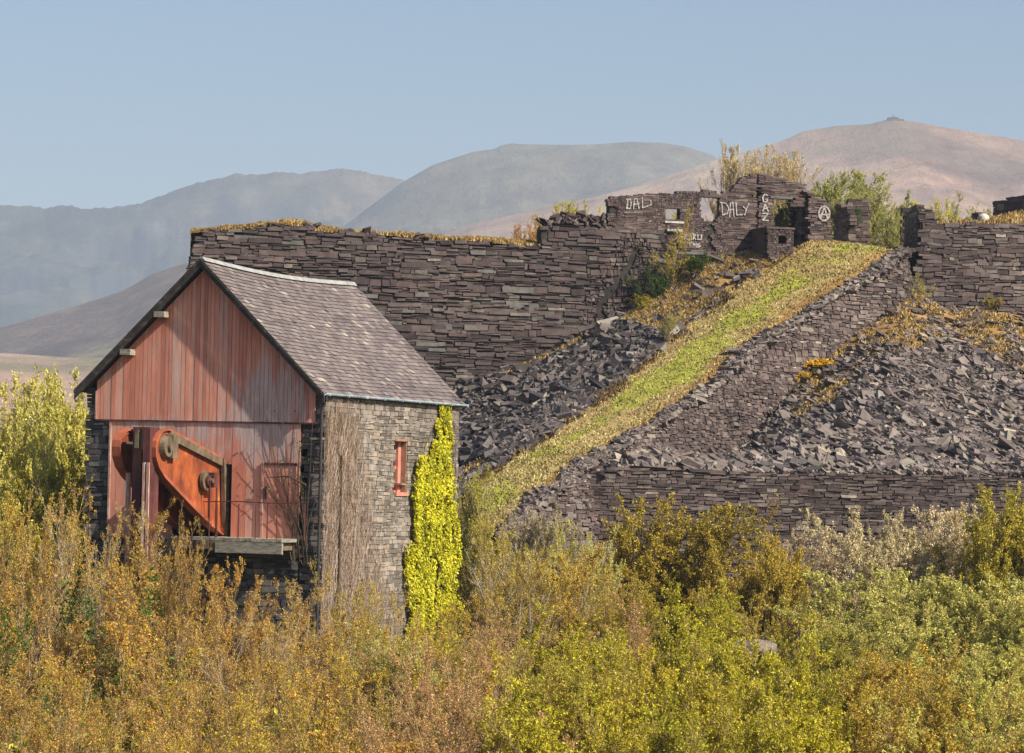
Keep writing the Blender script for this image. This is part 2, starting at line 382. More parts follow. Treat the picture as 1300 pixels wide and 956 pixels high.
t = NT('weathered_timber'); c = t.ramp(t.noise(1, 6, .7, stretch=(4, 4, 4)), [(.3, (.025, .022, .022)), (.55, (.055, .048, .042)), (.75, (.17, .15, .11))])
M['barge'] = t.done(c, .85, .2)
t = NT('timber_end'); M['timber'] = t.done(t.ramp(t.noise(1, 6, .7, stretch=(3, 3, 12)), [(.3, (.10, .085, .06)), (.6, (.34, .31, .25)), (.75, (.48, .45, .38))]), .85, .2)
t = NT('roof_slate'); c = t.ramp(t.island(), [(0, (.105, .083, .080)), (.3, (.145, .115, .11)), (.6, (.17, .137, .128)), (.9, (.20, .165, .152)), (.98, (.26, .215, .185)), (1, (.36, .32, .26))])
c = t.mix(t.ramp(t.noise(3.5, 6, .75), [(.62, (0, 0, 0)), (.72, (.5, .5, .5))]), c, (.36, .32, .25))
c = t.mix(1, c, t.ramp(t.noise(.3, 4), [(.3, (.84, .82, .82)), (.7, (1.12, 1.12, 1.08))]), 'MULTIPLY'); t.bump(t.noise(9, 5), .4, .02); M['roof_slate'] = t.done(c, .62, .4)
t = NT('ridge_clay'); M['ridge'] = t.done(t.ramp(t.noise(3, 5), [(.3, (.20, .205, .20)), (.7, (.36, .355, .33))]), .8, .3)
t = NT('gutter_iron'); M['gutter'] = t.done(t.ramp(t.noise(2, 5, .7, stretch=(1, 1, 1)), [(.25, (.14, .19, .22)), (.5, (.36, .45, .50)), (.7, (.6, .66, .68))]), .4, .5)
t = NT('black_iron'); M['iron'] = t.done(t.ramp(t.noise(4, 5), [(.3, (.015, .015, .017)), (.7, (.045, .04, .04))]), .5, .5)
def rust(name, a, b, c_, d, sc=1.4, rough=.72):
    t = NT(name); c = t.ramp(t.noise(sc, 7, .68, stretch=(1, 1, .55)), [(.28, a), (.44, b), (.58, c_), (.70, d)])
    c = t.mix(t.ramp(t.noise(6, 6, .8), [(.62, (0, 0, 0)), (.74, (.7, .7, .7))]), c, a)
    t.bump(t.noise(14, 6, .7), .35, .01); M[name] = t.done(c, rough, .3)
rust('rust_bright', (.06, .020, .014), (.21, .048, .017), (.37, .088, .024), (.64, .28, .08), 1.5)
rust('rust_rim', (.12, .035, .02), (.27, .075, .035), (.38, .11, .05), (.46, .18, .08))
rust('rust_dark', (.03, .010, .010), (.075, .022, .020), (.12, .038, .03), (.19, .075, .05))
rust('iron_brown', (.05, .035, .02), (.11, .08, .05), (.17, .125, .075), (.22, .18, .11), 3)
t = NT('grey_paint'); M['grey_paint'] = t.done(t.ramp(t.noise(1, 6, .7, stretch=(8, 8, .8)), [(.35, (.55, .5, .45)), (.5, (.40, .16, .10)), (.62, (.62, .58, .52))]), .7, .2)
t = NT('window_paint'); M['winpaint'] = t.done(t.ramp(t.noise(3, 4), [(.3, (.48, .17, .11)), (.7, (.62, .28, .20))]), .6, .3)
t = NT('dark_glass'); M['glass'] = t.done((.02, .022, .025), .08, .5)
t = NT('brick'); M['brick'] = t.done(t.ramp(t.noise(5, 4), [(.3, (.22, .12, .07)), (.7, (.34, .2, .13))]), .85, .2)
t = NT('white_graffiti'); M['paint'] = t.done(t.ramp(t.noise(9, 5, .8), [(.38, (.12, .095, .09)), (.5, (.36, .33, .31)), (.7, (.55, .52, .49))]), .8, .2)

def house():
    root = thing('engine_house', 'tall stone engine house with red boarded gable and purple slate roof', 'engine house', (OX, OY, GROUND), -TH)
    # side wall
    win = [(7.12, -.72), (8.30, -.72), (8.30, 1.32), (7.12, 1.32)]
    poly = [(0, GROUND), (14.0, GROUND), (14.0, ZE-.06), (0, ZE-.06)]
    sw = stone_part('side_wall', SIDE, poly, M['house_stone'], root, (.09, .19), (.18, .62), .62, holes=[win], jmat=M['joint_house'], seed=3, gap=.014, pro=.022, jit=.014, core='wall_core')
    # gable piers and stone base
    for pl, nm, sd_ in (([(-W_, GROUND), (-8.62, GROUND), (-8.62, 1.81), (-9.23, 1.81), (-9.23, 2.95), (-W_, 2.95)], 'gable_pier', 4), ([(-.89, GROUND), (-.07, GROUND), (-.07, 2.88), (-.32, 2.88), (-.32, 1.84), (-.89, 1.84)], 'gable_pier', 14), ([(-8.62, GROUND), (-.89, GROUND), (-.89, -2.55), (-8.62, -2.55)], 'gable_base', 15)): stone_part(nm, FAC, pl, M['pier_stone'], root, (.12, .30), (.22, .7), .6, seed=sd_, gap=.02, pro=.03, jit=.02, core='wall_core')
    # rear gable and far side wall
    b = HB(); b.prism([(-W_, GROUND), (-.62, GROUND), (-.62, ZE-.2), (XC, ZR-.45), (-W_, ZE-.2)], 1, 13.45, 14.0); b.build('rear_wall', M['house_stone'], root)
    b = HB(); b.box((-W_, .62, GROUND), (-W_+.6, 13.43, ZE-.1)); b.build('far_side_wall', M['house_stone'], root)
    # floor inside, keeps the opening dark
    b = HB(); b.box((-W_+.62, .62, -2.75), (-.64, 13.4, -2.55)); b.build('inner_floor', M['barge'], root)
    # boards
    def board_set(x0, x1, y, zb, zt, w, opening=None):
        b = HB(); wr = []; x = x0
        while x < x1-.01:
            ww = min(w*random.uniform(.8, 1.2), x1-x); dy = random.uniform(0, .014); dz = random.uniform(0, .03)
            za, zc = zb(x)-dz, min(zt(x), zt(x+ww)); segs = [(za, zc)]
            if opening and x+ww > opening[0] and x < opening[1]: segs = [(za, opening[2]), (opening[3], zc)] if opening[2] > za else [(opening[3], zc)]
            for (p, q) in segs:
                if q-p > .02:
                    b.prism([(x+.006, p), (x+ww-.006, p), (x+ww-.006, zt(x+ww) if q == zc else q), (x+.006, zt(x) if q == zc else q)], 1, y-.03-dy, y)
                    wr.append(0)
            x += ww
        return b
    rz = lambda x: ZR-.34-abs(x-XC)*SL
    up = board_set(-9.23, -.32, -.06, lambda x: 1.81, lambda x: rz(x), .17)
    up.build('upper_boards', M['red_boards'], root)
    lo = board_set(-8.62, -.89, -.035, lambda x: -2.52, lambda x: 1.84, .28, (-5.75, -3.85, -2.6, .25))
    lo.build('lower_boards', M['red_boards'], root)
    b = HB(); b.box((-9.23, -.118, 1.77), (-.32, -.06, 1.83)); b.build('board_sill', M['rust_dark'], root)
    # opening lining
    b = HB(); b.box((-5.83, .02, -2.5), (-5.75, .5, .33)); b.box((-3.85, .02, -2.5), (-3.77, .5, .33)); b.box((-5.75, .02, .25), (-3.85, .5, .33)); b.build('opening_frame', M['barge'], root)
    # edge trims of the boarding
    b = HB(); b.box((-8.68, -.10, -2.5), (-8.60, .04, 1.77)); b.box((-9.28, -.11, 1.83), (-9.22, -.03, 2.9)); b.build('corner_trim', M['grey_paint'], root)
    # door in the boards
    d = HB(); d.box((-2.30, -.11, -2.48), (-1.02, -.085, .24)); dd = d.build('door', M['red_boards'], root)
    b = HB(); b.box((-2.40, -.15, -2.48), (-2.31, -.03, .33)); b.build('door_jamb', M['grey_paint'], dd)
    b = HB(); b.box((-2.31, -.14, .25), (-.98, -.03, .34)); b.build('door_head', M['rust_dark'], dd)
    b = HB(); b.box((-2.24, -.17, -1.0), (-2.19, -.11, -.55)); b.build('door_handle', M['iron'], dd)
    # roof: sagging slabs, slate courses, ridge tiles
    sag = lambda y: -.17*math.sin(max(0, min(1, (y+.4)/14.2))*PI)
    Y0, Y1 = -.48, 14.22
    for side, nm in ((1, 'roof_slope'), (-1, 'roof_slope')):
        b = HB(); n = 16
        for i in range(n):
            ya, yb = Y0+.05+(Y1-Y0-.1)*i/n, Y0+.05+(Y1-Y0-.1)*(i+1)/n
            V = []
            for yy in (ya, yb):
                for f, dz in ((0, 0), (1, 0), (1, -.13), (0, -.13)):
                    V.append((XC+side*f*4.95, yy, ZR-.06+dz-f*4.95*SL+sag(yy)*(1-f*.8)))
            b.add(V, [[0, 1, 5, 4], [1, 2, 6, 5], [2, 3, 7, 6], [3, 0, 4, 7], [0, 3, 2, 1], [4, 5, 6, 7]])
        rp = b.build(nm, M['barge'], root)
        # slates
        L = 4.93*math.hypot(1, SL); nr = 32; V = []; ang = math.atan(SL); dn = np.array([side*math.cos(ang), 0, -math.sin(ang)]); nu = np.array([side*math.sin(ang), 0, math.cos(ang)])
        b = HB(); rl = L/nr
        for r in range(nr):
            y = Y0-(.17 if r % 2 else 0); w = .34
            while y < Y1:
                ya, yb = max(y, Y0)+.006, min(y+w, Y1)-.006
                if yb-ya > .06:
                    ll = rl*1.5; st = r*rl; jl = random.uniform(-.015, .015); lift = random.uniform(0, .012)
                    if random.random() < .02: jl += .05; lift += .02
                    Vs = []
                    for dd_, hgt in ((st-.0, .010), (st+ll+jl, .050+lift)):
                        for yy in (ya, yb):
                            base = np.array([XC, yy, ZR-.06+sag(yy)*(1-.8*dd_/L)])+dn*dd_
                            for hh in (hgt-.014, hgt): Vs.append(base+nu*hh)
                    b.add(Vs, [[0, 1, 3, 2], [4, 6, 7, 5], [1, 5, 7, 3], [0, 2, 6, 4], [0, 4, 5, 1], [2, 3, 7, 6]])
                y += w
        b.build('slates', M['roof_slate'], rp)
        if side == 1: main = rp
    b = HB(); y = Y0
    while y < Y1:
        y2 = min(y+.46, Y1); s0 = ZR+sag(y); s1 = ZR+sag(y2-.01)
        V = []
        for yy, z in ((y, s0), (y2-.012, s1)):
            for dx, dz in ((-.17, -.09), (-.05, .065), (.05, .065), (.17, -.09), (.0, -.0)): V.append((XC+dx, yy, z+dz))
        b.add(V, [[0, 1, 6, 5], [1, 2, 7, 6], [2, 3, 8, 7], [3, 4, 9, 8], [4, 0, 5, 9]], [[0, 4, 1], [1, 4, 2], [2, 4, 3], [5, 6, 9], [6, 7, 9], [7, 8, 9]]); y = y2
    b.build('ridge_tiles', M['ridge'], root)
    # barge boards front
    for side in (1, -1):
        b = HB(); V = []
        for f in (0, 5.08):
            for dz in (-.02, -.33):
                for yy in (Y0-.05, Y0+.0): V.append((XC+side*f, yy, ZR+dz-f*SL))
        b.add(V, [[0, 1, 3, 2], [4, 6, 7, 5], [0, 4, 5, 1], [2, 3, 7, 6], [0, 2, 6, 4], [1, 5, 7, 3]])
        V = []
        for f in (0, 5.08):
            for dz in (-.0, -.13):
                for yy in (Y0-.10, Y0-.052): V.append((XC+side*f, yy, ZR+dz-f*SL+.02))
        b.add(V, [[0, 1, 3, 2], [4, 6, 7, 5], [0, 4, 5, 1], [2, 3, 7, 6], [0, 2, 6, 4], [1, 5, 7, 3]])
        b.build('barge_board', M['barge'], root)
    # soffit battens behind boards, purlin ends
    for (x, z) in ((-6.42, 5.86), (-7.78, 4.45)):
        b = HB(); b.box((x-.30, -.55, z-.22), (x+.12, -.10, z)); b.build('purlin_end', M['timber'], root)
    # gutters and downpipe
    for xg, a, bb in ((.20, -.48, 14.25), (-W_-.21, -.48, 14.25)):
        b = HB(); n = 8; ys = np.linspace(a, bb, 9)
        pr = [(xg+.085*math.cos(t_), ZE-.07+.085*math.sin(t_)) for t_ in np.linspace(PI, 2*PI, n)]+[(xg+.07*math.cos(t_), ZE-.065+.07*math.sin(t_)) for t_ in np.linspace(2*PI, PI, n)]
        b.prism(pr, 1, a, bb)
        for y in np.arange(a+.3, bb, 1.8): b.box((xg-.095, y, ZE-.165), (xg+.095, y+.05, ZE-.055))
        b.build('gutter', M['gutter'], root)
    b = HB(); b.tube([(.20, -.3, ZE-.15), (.19, -.3, ZE-.3), (-.02, -.16, ZE-.5), (-.05, -.13, ZE-.7), (-.05, -.13, -4.5), (-.05, -.13, GROUND+.1)], .055, 10)
    for z in (1.8, .1, -1.6, -3.3): b.tube([(-.05, -.13, z), (-.05, -.13, z+.12)], .075, 10)
    b.build('downpipe', M['iron'], root)
    # window
    b = HB(); x = -.34
    y0, y1, z0, z1 = 7.14, 8.28, -.70, 1.30
    for (a, c_) in (((y0, z0), (y0+.16, z1)), ((y1-.30, z0), (y1, z1)), ((y0+.16, z1-.10), (y1-.30, z1)), ((y0+.16, z0), (y1-.30, z0+.1)), ((y0+.16, .22), (y1-.30, .34)), ((y0+.40, z0+.1), (y0+.48, .22)), ((y0+.40, .34), (y0+.48, z1-.1))):
        b.box((x-.10, a[0], a[1]), (x+.02+(.08 if a[0] > 7.9 else 0), c_[0], c_[1]))
    w = b.build('window', M['winpaint'], root)
    b = HB(); b.box((x-.07, y0+.1, z0+.05), (x-.04, y1-.1, z1-.05)); b.build('pane', M['glass'], w)
    b = HB(); b.box((x+.03, y0-.02, z0-.12), (.07, y1+.03, z0+.02)); b.build('sill', M['winpaint'], w)
    b = HB(); b.box((x+.02, y1-.02, z0+.03), (-.02, y1+.04, z1+.02)); b.box((-.32, y0-.1, z1+.0), (.03, y1+.1, z1+.10)); b.build('window_reveal', M['brick'], w)
    # ledge / platform
    b = HB()
    x = -6.0
    while x < -.95:
        w_ = min(random.uniform(.18, .26), -.9-x); b.box((x, -1.55-random.uniform(0, .05), -2.55), (x+w_-.015, .0, -2.43), .006); x += w_
    pf = b.build('platform', M['timber'], root)
    b = HB(); b.box((-3.5, -1.66, -2.98), (-.85, -1.5, -2.57), .012); b.build('front_beam', M['timber'], pf)
    b = HB()
    for x in np.arange(-5.9, -3.5, .22): b.box((x, -1.62, -2.57-.38*random.uniform(.7, 1)), (x+.16, -1.54, -2.57), .008)
    for x in (-5.6, -4.2, -2.8, -1.3): b.box((x, -1.5, -2.85), (x+.22, 0.05, -2.57))
    b.build('joists', M['iron_brown'], pf)
    # railing
    def fp(u, v, yo=0): r = FAC.loc(u, v, -yo); return (r[0], yo, r[1])
    b = HB(); yy = -1.5
    for u, va in ((244, 650), (340, 638), (387, 640)): 
        p = fp(u, va, yy); b.tube([(p[0], yy, -2.45), p], .025, 6)
    for u in (276, 303, 325, 352): p = fp(u, 640, yy); b.tube([(p[0], yy, -2.45), (p[0], yy, p[2]+.0)], .018, 6)
    b.tube([fp(250, 637, yy), fp(300, 636.5, yy), fp(350, 639, yy), fp(388, 638, yy)], .022, 6)
    b.build('handrail', M['rust_dark'], pf)
    return root
HOUSE = house()

def beam():
    """the iron pumping beam rocking out of the opening in the gable"""
    tip = P(180, 580, 113.5)
    root = thing('pumping_beam', 'rusty orange iron beam of twin plates jutting out of the red boarded gable', 'engine beam', tuple((np.array([OX, OY, 0])+UX*-4.8+UY*-2.5+np.array([0, 0, GROUND]))), -TH)
    BP = Wall(tuple((np.array([OX, OY, 0])+UX*-4.1)[:2]), 90-19.7)
    px = [(194, 560), (198, 551), (203, 546.5), (209, 545), (216, 548), (280, 583), (279, 679), (262, 665), (240, 643), (220, 622), (205, 606), (197, 593), (193.5, 580), (193, 568)]
    prof = BP.pts(px)
    def plate(x, nm):
        b = HB(); b.prism([(p[0], p[1]) for p in prof], 0, x-.03, x+.03)
        o = b.build(nm, M['rust_bright'], root)
        # raised rim flange round the edge
        b = HB(); n = len(prof); c = np.mean(prof, 0)
        P2 = np.array(prof); N = len(P2)
        def off(k): 
            o_ = []
            for i in range(N):
                a, m, e = P2[i-1], P2[i], P2[(i+1) % N]; d1 = (m-a)/np.linalg.norm(m-a); d2 = (e-m)/np.linalg.norm(e-m); nn = np.array([-(d1+d2)[1], (d1+d2)[0]]); nn /= np.linalg.norm(nn)+1e-9
                if (c-m)@nn < 0: nn = -nn
                o_.append(m+nn*k)
            return o_
        A_, B_ = off(-.03), off(.035); C_ = off(.17)
        for i in range(N):
            j = (i+1) % N
            for (xa, xb, I_) in ((x-.17, x+.17, B_), (x+.032, x+.07, C_)):
                if I_ is C_ and 4 <= i <= 5: continue
                O_ = A_ if I_ is B_ else B_
                V = [(xx, q[0], q[1]) for xx in (xa, xb) for q in (O_[i], O_[j], I_[j], I_[i])]
                b.add(V, [[0, 3, 2, 1], [4, 5, 6, 7], [0, 1, 5, 4], [1, 2, 6, 5], [2, 3, 7, 6], [3, 0, 4, 7]])
        b.build('rim', M['rust_rim'], o)
        return o
    pr = plate(-4.1, 'side_plate'); plate(-5.5, 'side_plate')
    # top cover strip: brown plate band
    q = BP.pts([(212, 547.5), (278, 583), (278, 592), (210, 557)])
    b = HB(); b.prism(q, 0, -4.05, -3.92); b.build('top_band', M['iron_brown'], pr)
    b = HB(); q = BP.pts([(206, 545), (279, 582.5), (279, 584.5), (206, 547)]); b.prism(q, 0, -5.46, -4.14); b.build('cover_plate', M['iron_brown'], root)
    # boss and brackets at the tip
    c = BP.loc(207, 567); b = HB(); b.tube([(-4.05, c[0], c[1]), (-3.86, c[0], c[1])], [.42, .36], 20); b.tube([(-5.6, c[0], c[1]), (-3.75, c[0], c[1])], .15, 14); b.build('bearing_boss', M['iron_brown'], root)
    c = BP.loc(211, 566); b = HB(); b.box((-4.04, c[0], c[1]-.42), (-3.84, c[0]+.5, c[1]+.40), .02); b.build('bearing_block', M['iron_brown'], root)
    # small wheel on the plate with its hanging rods
    c = BP.loc(255, 610); b = HB(); b.tube([(-3.98, c[0], c[1]), (-3.84, c[0], c[1])], .36, 22); b.tube([(-4.06, c[0], c[1]), (-3.6, c[0], c[1])], .09, 12)
    wl = b.build('wheel', M['iron_brown'], root)
    b = HB(); b.tube([(-3.82, c[0], c[1]), (-3.74, c[0], c[1])], .2, 16); b.box((-3.9, c[0]+.1, c[1]-.25), (-3.62, c[0]+.45, c[1]+.3)); b.build('hub', M['rust_dark'], wl)
    b = HB()
    for du, r in ((-1, .025), (8, .045)):
        e = BP.loc(255+du, 610); b.tube([(-3.7, e[0], e[1]), (-3.7, e[0], -2.43)], r, 8)
    b.build('hanging_rod', M['rust_dark'], root)
    # end stiffener beside the boards
    q = BP.pts([(277, 582), (280.5, 584), (280.5, 680), (279, 680)]); b = HB(); b.prism(q, 0, -4.0, -3.86); b.build('end_flange', M['iron_brown'], root)
beam()
def post():
    a = FAC.loc(178, 620, 5.9); x0 = a[0]
    root = thing('pump_rod', 'dark maroon iron pump post with pale strips standing between the beam plates', 'pump rod', tuple(np.array([OX, OY, GROUND])+UX*x0+UY*-5.9), -TH)
    q0 = FAC.loc(166, 620, 5.9)[0]; q1 = FAC.loc(190, 620, 5.9)[0]; m = (q0+q1)/2; zt = FAC.loc(178, 542, 5.9)[1]
    b = HB(); b.box((q0, -5.82, GROUND), (m-.02, -5.2, zt)); b.box((m-.02, -5.7, GROUND), (m+.1, -5.3, zt-.03)); b.box((m+.1, -5.95, GROUND), (q1, -5.2, zt), .0); o = b.build('column', M['rust_dark'], root)
    b = HB(); b.box((m+.0, -5.88, zt-.8), (m+.085, -5.72, zt+.02)); b.box((q0+.12, -5.93, zt-.75), (m-.1, -5.83, zt-.1)); b.build('clamp_plate', M['iron_brown'], root)
    b = HB(); b.box((m+.13, -6.02, GROUND+.0), (m+.22, -5.96, zt-1.25)); b.box((q1-.09, -6.02, GROUND), (q1+.02, -5.96, zt-1.25)); b.build('pale_strip', M['grey_paint'], root)
    l = FAC.loc(161, 650, 5.2)[0]
    b = HB(); b.box((l-.07, -5.2, GROUND), (l+.07, -5.06, FAC.loc(161, 600, 5.2)[1])); b.build('guide_post', M['grey_paint'], root)
post()

def creepers():
    # dead creeper on the side wall
    root = thing('dead_creeper', 'mat of dry brown creeper stems clinging to the front end of the stone side wall', 'creeper', SIDE([1.5], [GROUND], [.1])[0])
    mb = MB(); rng = np.random.default_rng(11); n = 1900
    for i in range(n):
        z0 = rng.uniform(-6.5, 1.8); lim = 2.6+(2.4-z0)*.50
        s0 = abs(rng.normal(0, 1))*lim*.5 if rng.random() < .8 else rng.uniform(0, lim)
        if s0 > lim or 1.0 < s0 < 1.25 and rng.random() < .7: continue
        L = rng.uniform(.5, 1.7); k = 5; zz = np.minimum(z0+np.linspace(0, L, k), 2.8); ss = np.clip(s0+.04+np.cumsum(rng.normal(0, .10, k)), .02, 8)
        d = np.clip(.05+np.cumsum(rng.normal(0, .02, k))+rng.uniform(0, .07), .035, .22)
        p = SIDE(ss, zz, d); mb.tube(p, np.linspace(rng.uniform(.006, .013), .003, k), 3, cap=False)
    mb.build('vine_stems', M['dead_vine'], root)
    mb = MB(); a = SIDE.loc(429, 578); bb = SIDE.loc(425, 745); mb.tube(SIDE([a[0], (a[0]+bb[0])/2, bb[0], bb[0]], [a[1], (a[1]+bb[1])/2, bb[1], GROUND], [.16]*4), [.03, .05, .06, .08], 7); mb.build('main_stem', M['bark_dark'], root)
    # climbing shrub on the gable by the door
    root = thing('bare_climber', 'thin bare climbing stems fanning over the red boards beside the door', 'climber', FAC([-.9], [GROUND], [.2])[0])
    mb = MB(); ends = []
    for i in range(30):
        u0 = rng.uniform(372, 402); v0 = rng.uniform(690, 720); u1 = u0+rng.normal(-28, 26) if rng.random() < .6 else u0+rng.normal(-2, 10); v1 = rng.uniform(505, 640)
        k = 7; tt = np.linspace(0, 1, k); uu = u0+(u1-u0)*tt**1.6+np.cumsum(rng.normal(0, 1.3, k)); vv = v0+(v1-v0)*tt
        uu = np.clip(uu, 300, 408)
        L = np.array([FAC.loc(a_, b_) for a_, b_ in zip(uu, vv)]); p = FAC(L[:, 0], L[:, 1], .16+np.cumsum(rng.normal(0, .01, k))); mb.tube(p, np.linspace(.016, .005, k), 3, cap=False); ends.append(p[-1]); ends.append(p[4])
    p0 = FAC([-2.0, -1.2, -.5], [-.2, -.15, -.45], [.3, .35, .4]); mb.tube(p0, [.02, .035, .05], 6)
    mb.build('stems', M['bark_dark'], root)
    leaf_quads('leaves', np.array(ends*3)+rng.normal(0, .14, (len(ends)*3, 3)), .055, M['leaf_ivy'], root, rng)

def leaf_quads(name, C, size, mat, parent, rng, face=None, spread=1.0, aspect=.75):
    n = len(C); a = rng.normal(0, 1, (n, 3))
    if face is not None: a = a*spread+np.asarray(face)
    a /= np.linalg.norm(a, axis=1)[:, None]
    r = rng.normal(0, 1, (n, 3)); u = np.cross(a, r); u /= np.linalg.norm(u, axis=1)[:, None]; w = np.cross(a, u)
    sz = (size*rng.uniform(.6, 1.35, n))[:, None]
    # a four-cornered leaf: pointed ends
    V = np.stack([C-u*sz, C-w*sz*aspect*.6+a*sz*.12, C+u*sz, C+w*sz*aspect*.6+a*sz*.12], 1).reshape(-1, 3)
    Q = np.arange(n*4).reshape(n, 4)
    return mesh_np(name, V, Q, mat, parent)
creepers()
def ivy():
    rng = np.random.default_rng(5)
    px = [(553, 512), (566, 512), (566, 540), (570, 570), (573, 650), (575, 720), (577, 830), (505, 830), (512, 780), (511, 735), (516, 690), (519, 650), (523, 600), (527, 575), (534, 572), (536, 582), (545, 556), (550, 535)]
    poly = SIDE.pts(px); a = np.array(poly); lo, hi = a.min(0), a.max(0)
    root = thing('green_ivy', 'bright yellow-green ivy climbing the far end of the stone side wall up to the gutter', 'ivy', SIDE([12], [GROUND], [.1])[0])
    N = 90000; s = rng.uniform(lo[0], hi[0], N); z = rng.uniform(lo[1], hi[1], N)
    ww = .7*(vnoise(s*1.5+7, z*1.3, 9)-.5)+.3*(vnoise(s*6, z*5, 19)-.5)
    k = inpoly(s+ww, z, poly) & (vnoise(s*2.2, z*1.1, 3) > .12) & ((vnoise(s*5, z*3.4, 4) > .25)) & ((z < 1.4) | (vnoise(s*4, z*3, 8) > .36)); s = s[k][:32000]; z = z[k][:32000]
    bulge = .10+.30*vnoise(s*1.8, z*1.4, 6)*np.clip((hi[1]-z)/3, .3, 1)
    C = SIDE(s, z, bulge*rng.uniform(.35, 1.1, len(s))+.03)
    nf = SIDE.n; leaf_quads('ivy_leaves', C, .062, M['leaf_citrus'], root, rng, (nf[0], nf[1], .35), .5, 1.0)
    mb = MB()
    for i in range(60):
        s0 = rng.uniform(11.5, 13.2); k = 6; zz = np.linspace(GROUND, rng.uniform(-3, 2.2), k); ss = s0+np.cumsum(rng.normal(0, .15, k))
        mb.tube(SIDE(ss, zz, np.full(k, .05)), np.linspace(.04, .008, k), 4, cap=False)
    mb.build('ivy_stems', M['bark_dark'], root)
ivy()

# ================================================================== QUARRY WALLS
GW = Wall(P(650, 310, 186)[:2], 18, .10, 12.0)
RW = Wall(P(1165, 340, 192)[:2], 4, .16, 13.0)
gz = lambda u, v, d=0: GW.loc(u, v, d)
def px_wall(name, label, cat, W, px, mat, h, l, base_px=None, zbase=None, **kw):
    poly = W.pts(px); xs = [p[0] for p in poly]; s = sum(xs)/len(xs); zb = min(p[1] for p in poly)
    root = thing(name, label, cat, W([s], [zb], [0])[0], math.atan2(W.u[1], W.u[0]))
    return root, poly
gpx = [(238, 345), (248, 300), (254, 294), (270, 293), (310, 291), (342, 286), (365, 283), (394, 285), (397, 293), (440, 292), (500, 299), (560, 303), (600, 306), (650, 312), (684, 313), (685, 286), (700, 286), (715, 282), (735, 279), (745, 282), (772, 283), (840, 292), (880, 312), (905, 322), (965, 326), (1010, 330), (960, 350), (905, 385), (870, 405), (800, 445), (700, 495), (640, 535), (600, 560), (600, 700), (212, 700)]
def great_wall():
    root, poly = px_wall('quarry_wall', 'tall dark slate wall behind the red gabled house, cracked near its right end', 'stone wall', GW, gpx, M['slate'], None, None)
    crack = GW.pts([(806, 318), (800, 335), (795, 345), (785, 352), (783, 362), (772, 368), (771, 376), (763, 384), (761, 394), (768, 404)])
    crack2 = GW.pts([(578, 372), (600, 372)])
    stone_part('masonry', GW, poly, M['slate'], root, (.07, .27), (.2, 1.25), .9, cracks=[(crack, .17)], seed=21, gap=.025, pro=.07, jit=.045, tilt=.018, wav=.45)
    # broken coping stones along the top
    rng = np.random.default_rng(8); mb = MB()
    top = [(254, 294), (310, 291), (365, 283), (394, 285), (440, 292), (500, 299), (560, 303), (600, 306), (650, 312), (684, 313)]
    for (a, b) in zip(top[:-1], top[1:]):
        for k in range(int((b[0]-a[0])/16)):
            t_ = rng.random(); s_, z_ = GW.loc(a[0]+(b[0]-a[0])*t_, a[1]+(b[1]-a[1])*t_); p = GW([s_], [z_+rng.uniform(-.1, .06)], [-.35])[0]
            slab(mb, p, rng.uniform(.3, .9), rng.uniform(.3, .6), rng.uniform(.06, .2), rng, .3)
    for k in range(60):
        u = rng.uniform(686, 770); v = 281+rng.uniform(-3, 4)-(4 if 712 < u < 745 else 0); s_, z_ = GW.loc(u, v); p = GW([s_], [z_], [-.3])[0]; slab(mb, p, rng.uniform(.3, 1.0), rng.uniform(.3, .6), rng.uniform(.06, .2), rng, .8)
    mb.build('coping_stones', M['slate_ruin'], root)
def slab(mb, p, L, w, h, rng, tilt=.4, yaw=None, pitch=0, roll=0):
    yaw = rng.uniform(0, PI) if yaw is None else yaw
    R = np.array(Matrix.Rotation(yaw, 3, 'Z')@Matrix.Rotation(pitch+rng.normal(0, tilt), 3, 'Y')@Matrix.Rotation(roll+rng.normal(0, tilt), 3, 'X'))
    V = CX*np.array([L/2, w/2, h/2]); V = V+rng.uniform(-.18, .18, V.shape)*np.array([L, w, h*.6])
    mb.add(V@R.T+p, BOXF)
def slabs_batch(P0, L, w, h, yaw, pitch, roll, rng, jit=.2):
    n = len(P0); cy, sy = np.cos(yaw), np.sin(yaw); cp, sp = np.cos(pitch), np.sin(pitch); cr, sr = np.cos(roll), np.sin(roll)
    Rz = np.zeros((n, 3, 3)); Rz[:, 0, 0] = cy; Rz[:, 0, 1] = -sy; Rz[:, 1, 0] = sy; Rz[:, 1, 1] = cy; Rz[:, 2, 2] = 1
    Ry = np.zeros((n, 3, 3)); Ry[:, 0, 0] = cp; Ry[:, 0, 2] = sp; Ry[:, 1, 1] = 1; Ry[:, 2, 0] = -sp; Ry[:, 2, 2] = cp
    Rx = np.zeros((n, 3, 3)); Rx[:, 0, 0] = 1; Rx[:, 1, 1] = cr; Rx[:, 1, 2] = -sr; Rx[:, 2, 1] = sr; Rx[:, 2, 2] = cr
    R = Ry@Rz@Rx
    S = np.stack([L, w, h], -1)[:, None]
    V = CX[None]*S/2*1.0+rng.uniform(-jit, jit, (n, 8, 3))*S*np.array([1, 1, .5])
    V = np.einsum('nij,nkj->nki', R, V)+P0[:, None]
    return V.reshape(-1, 3), (BOXF[None]+np.arange(n)[:, None, None]*8).reshape(-1, 4)
great_wall()

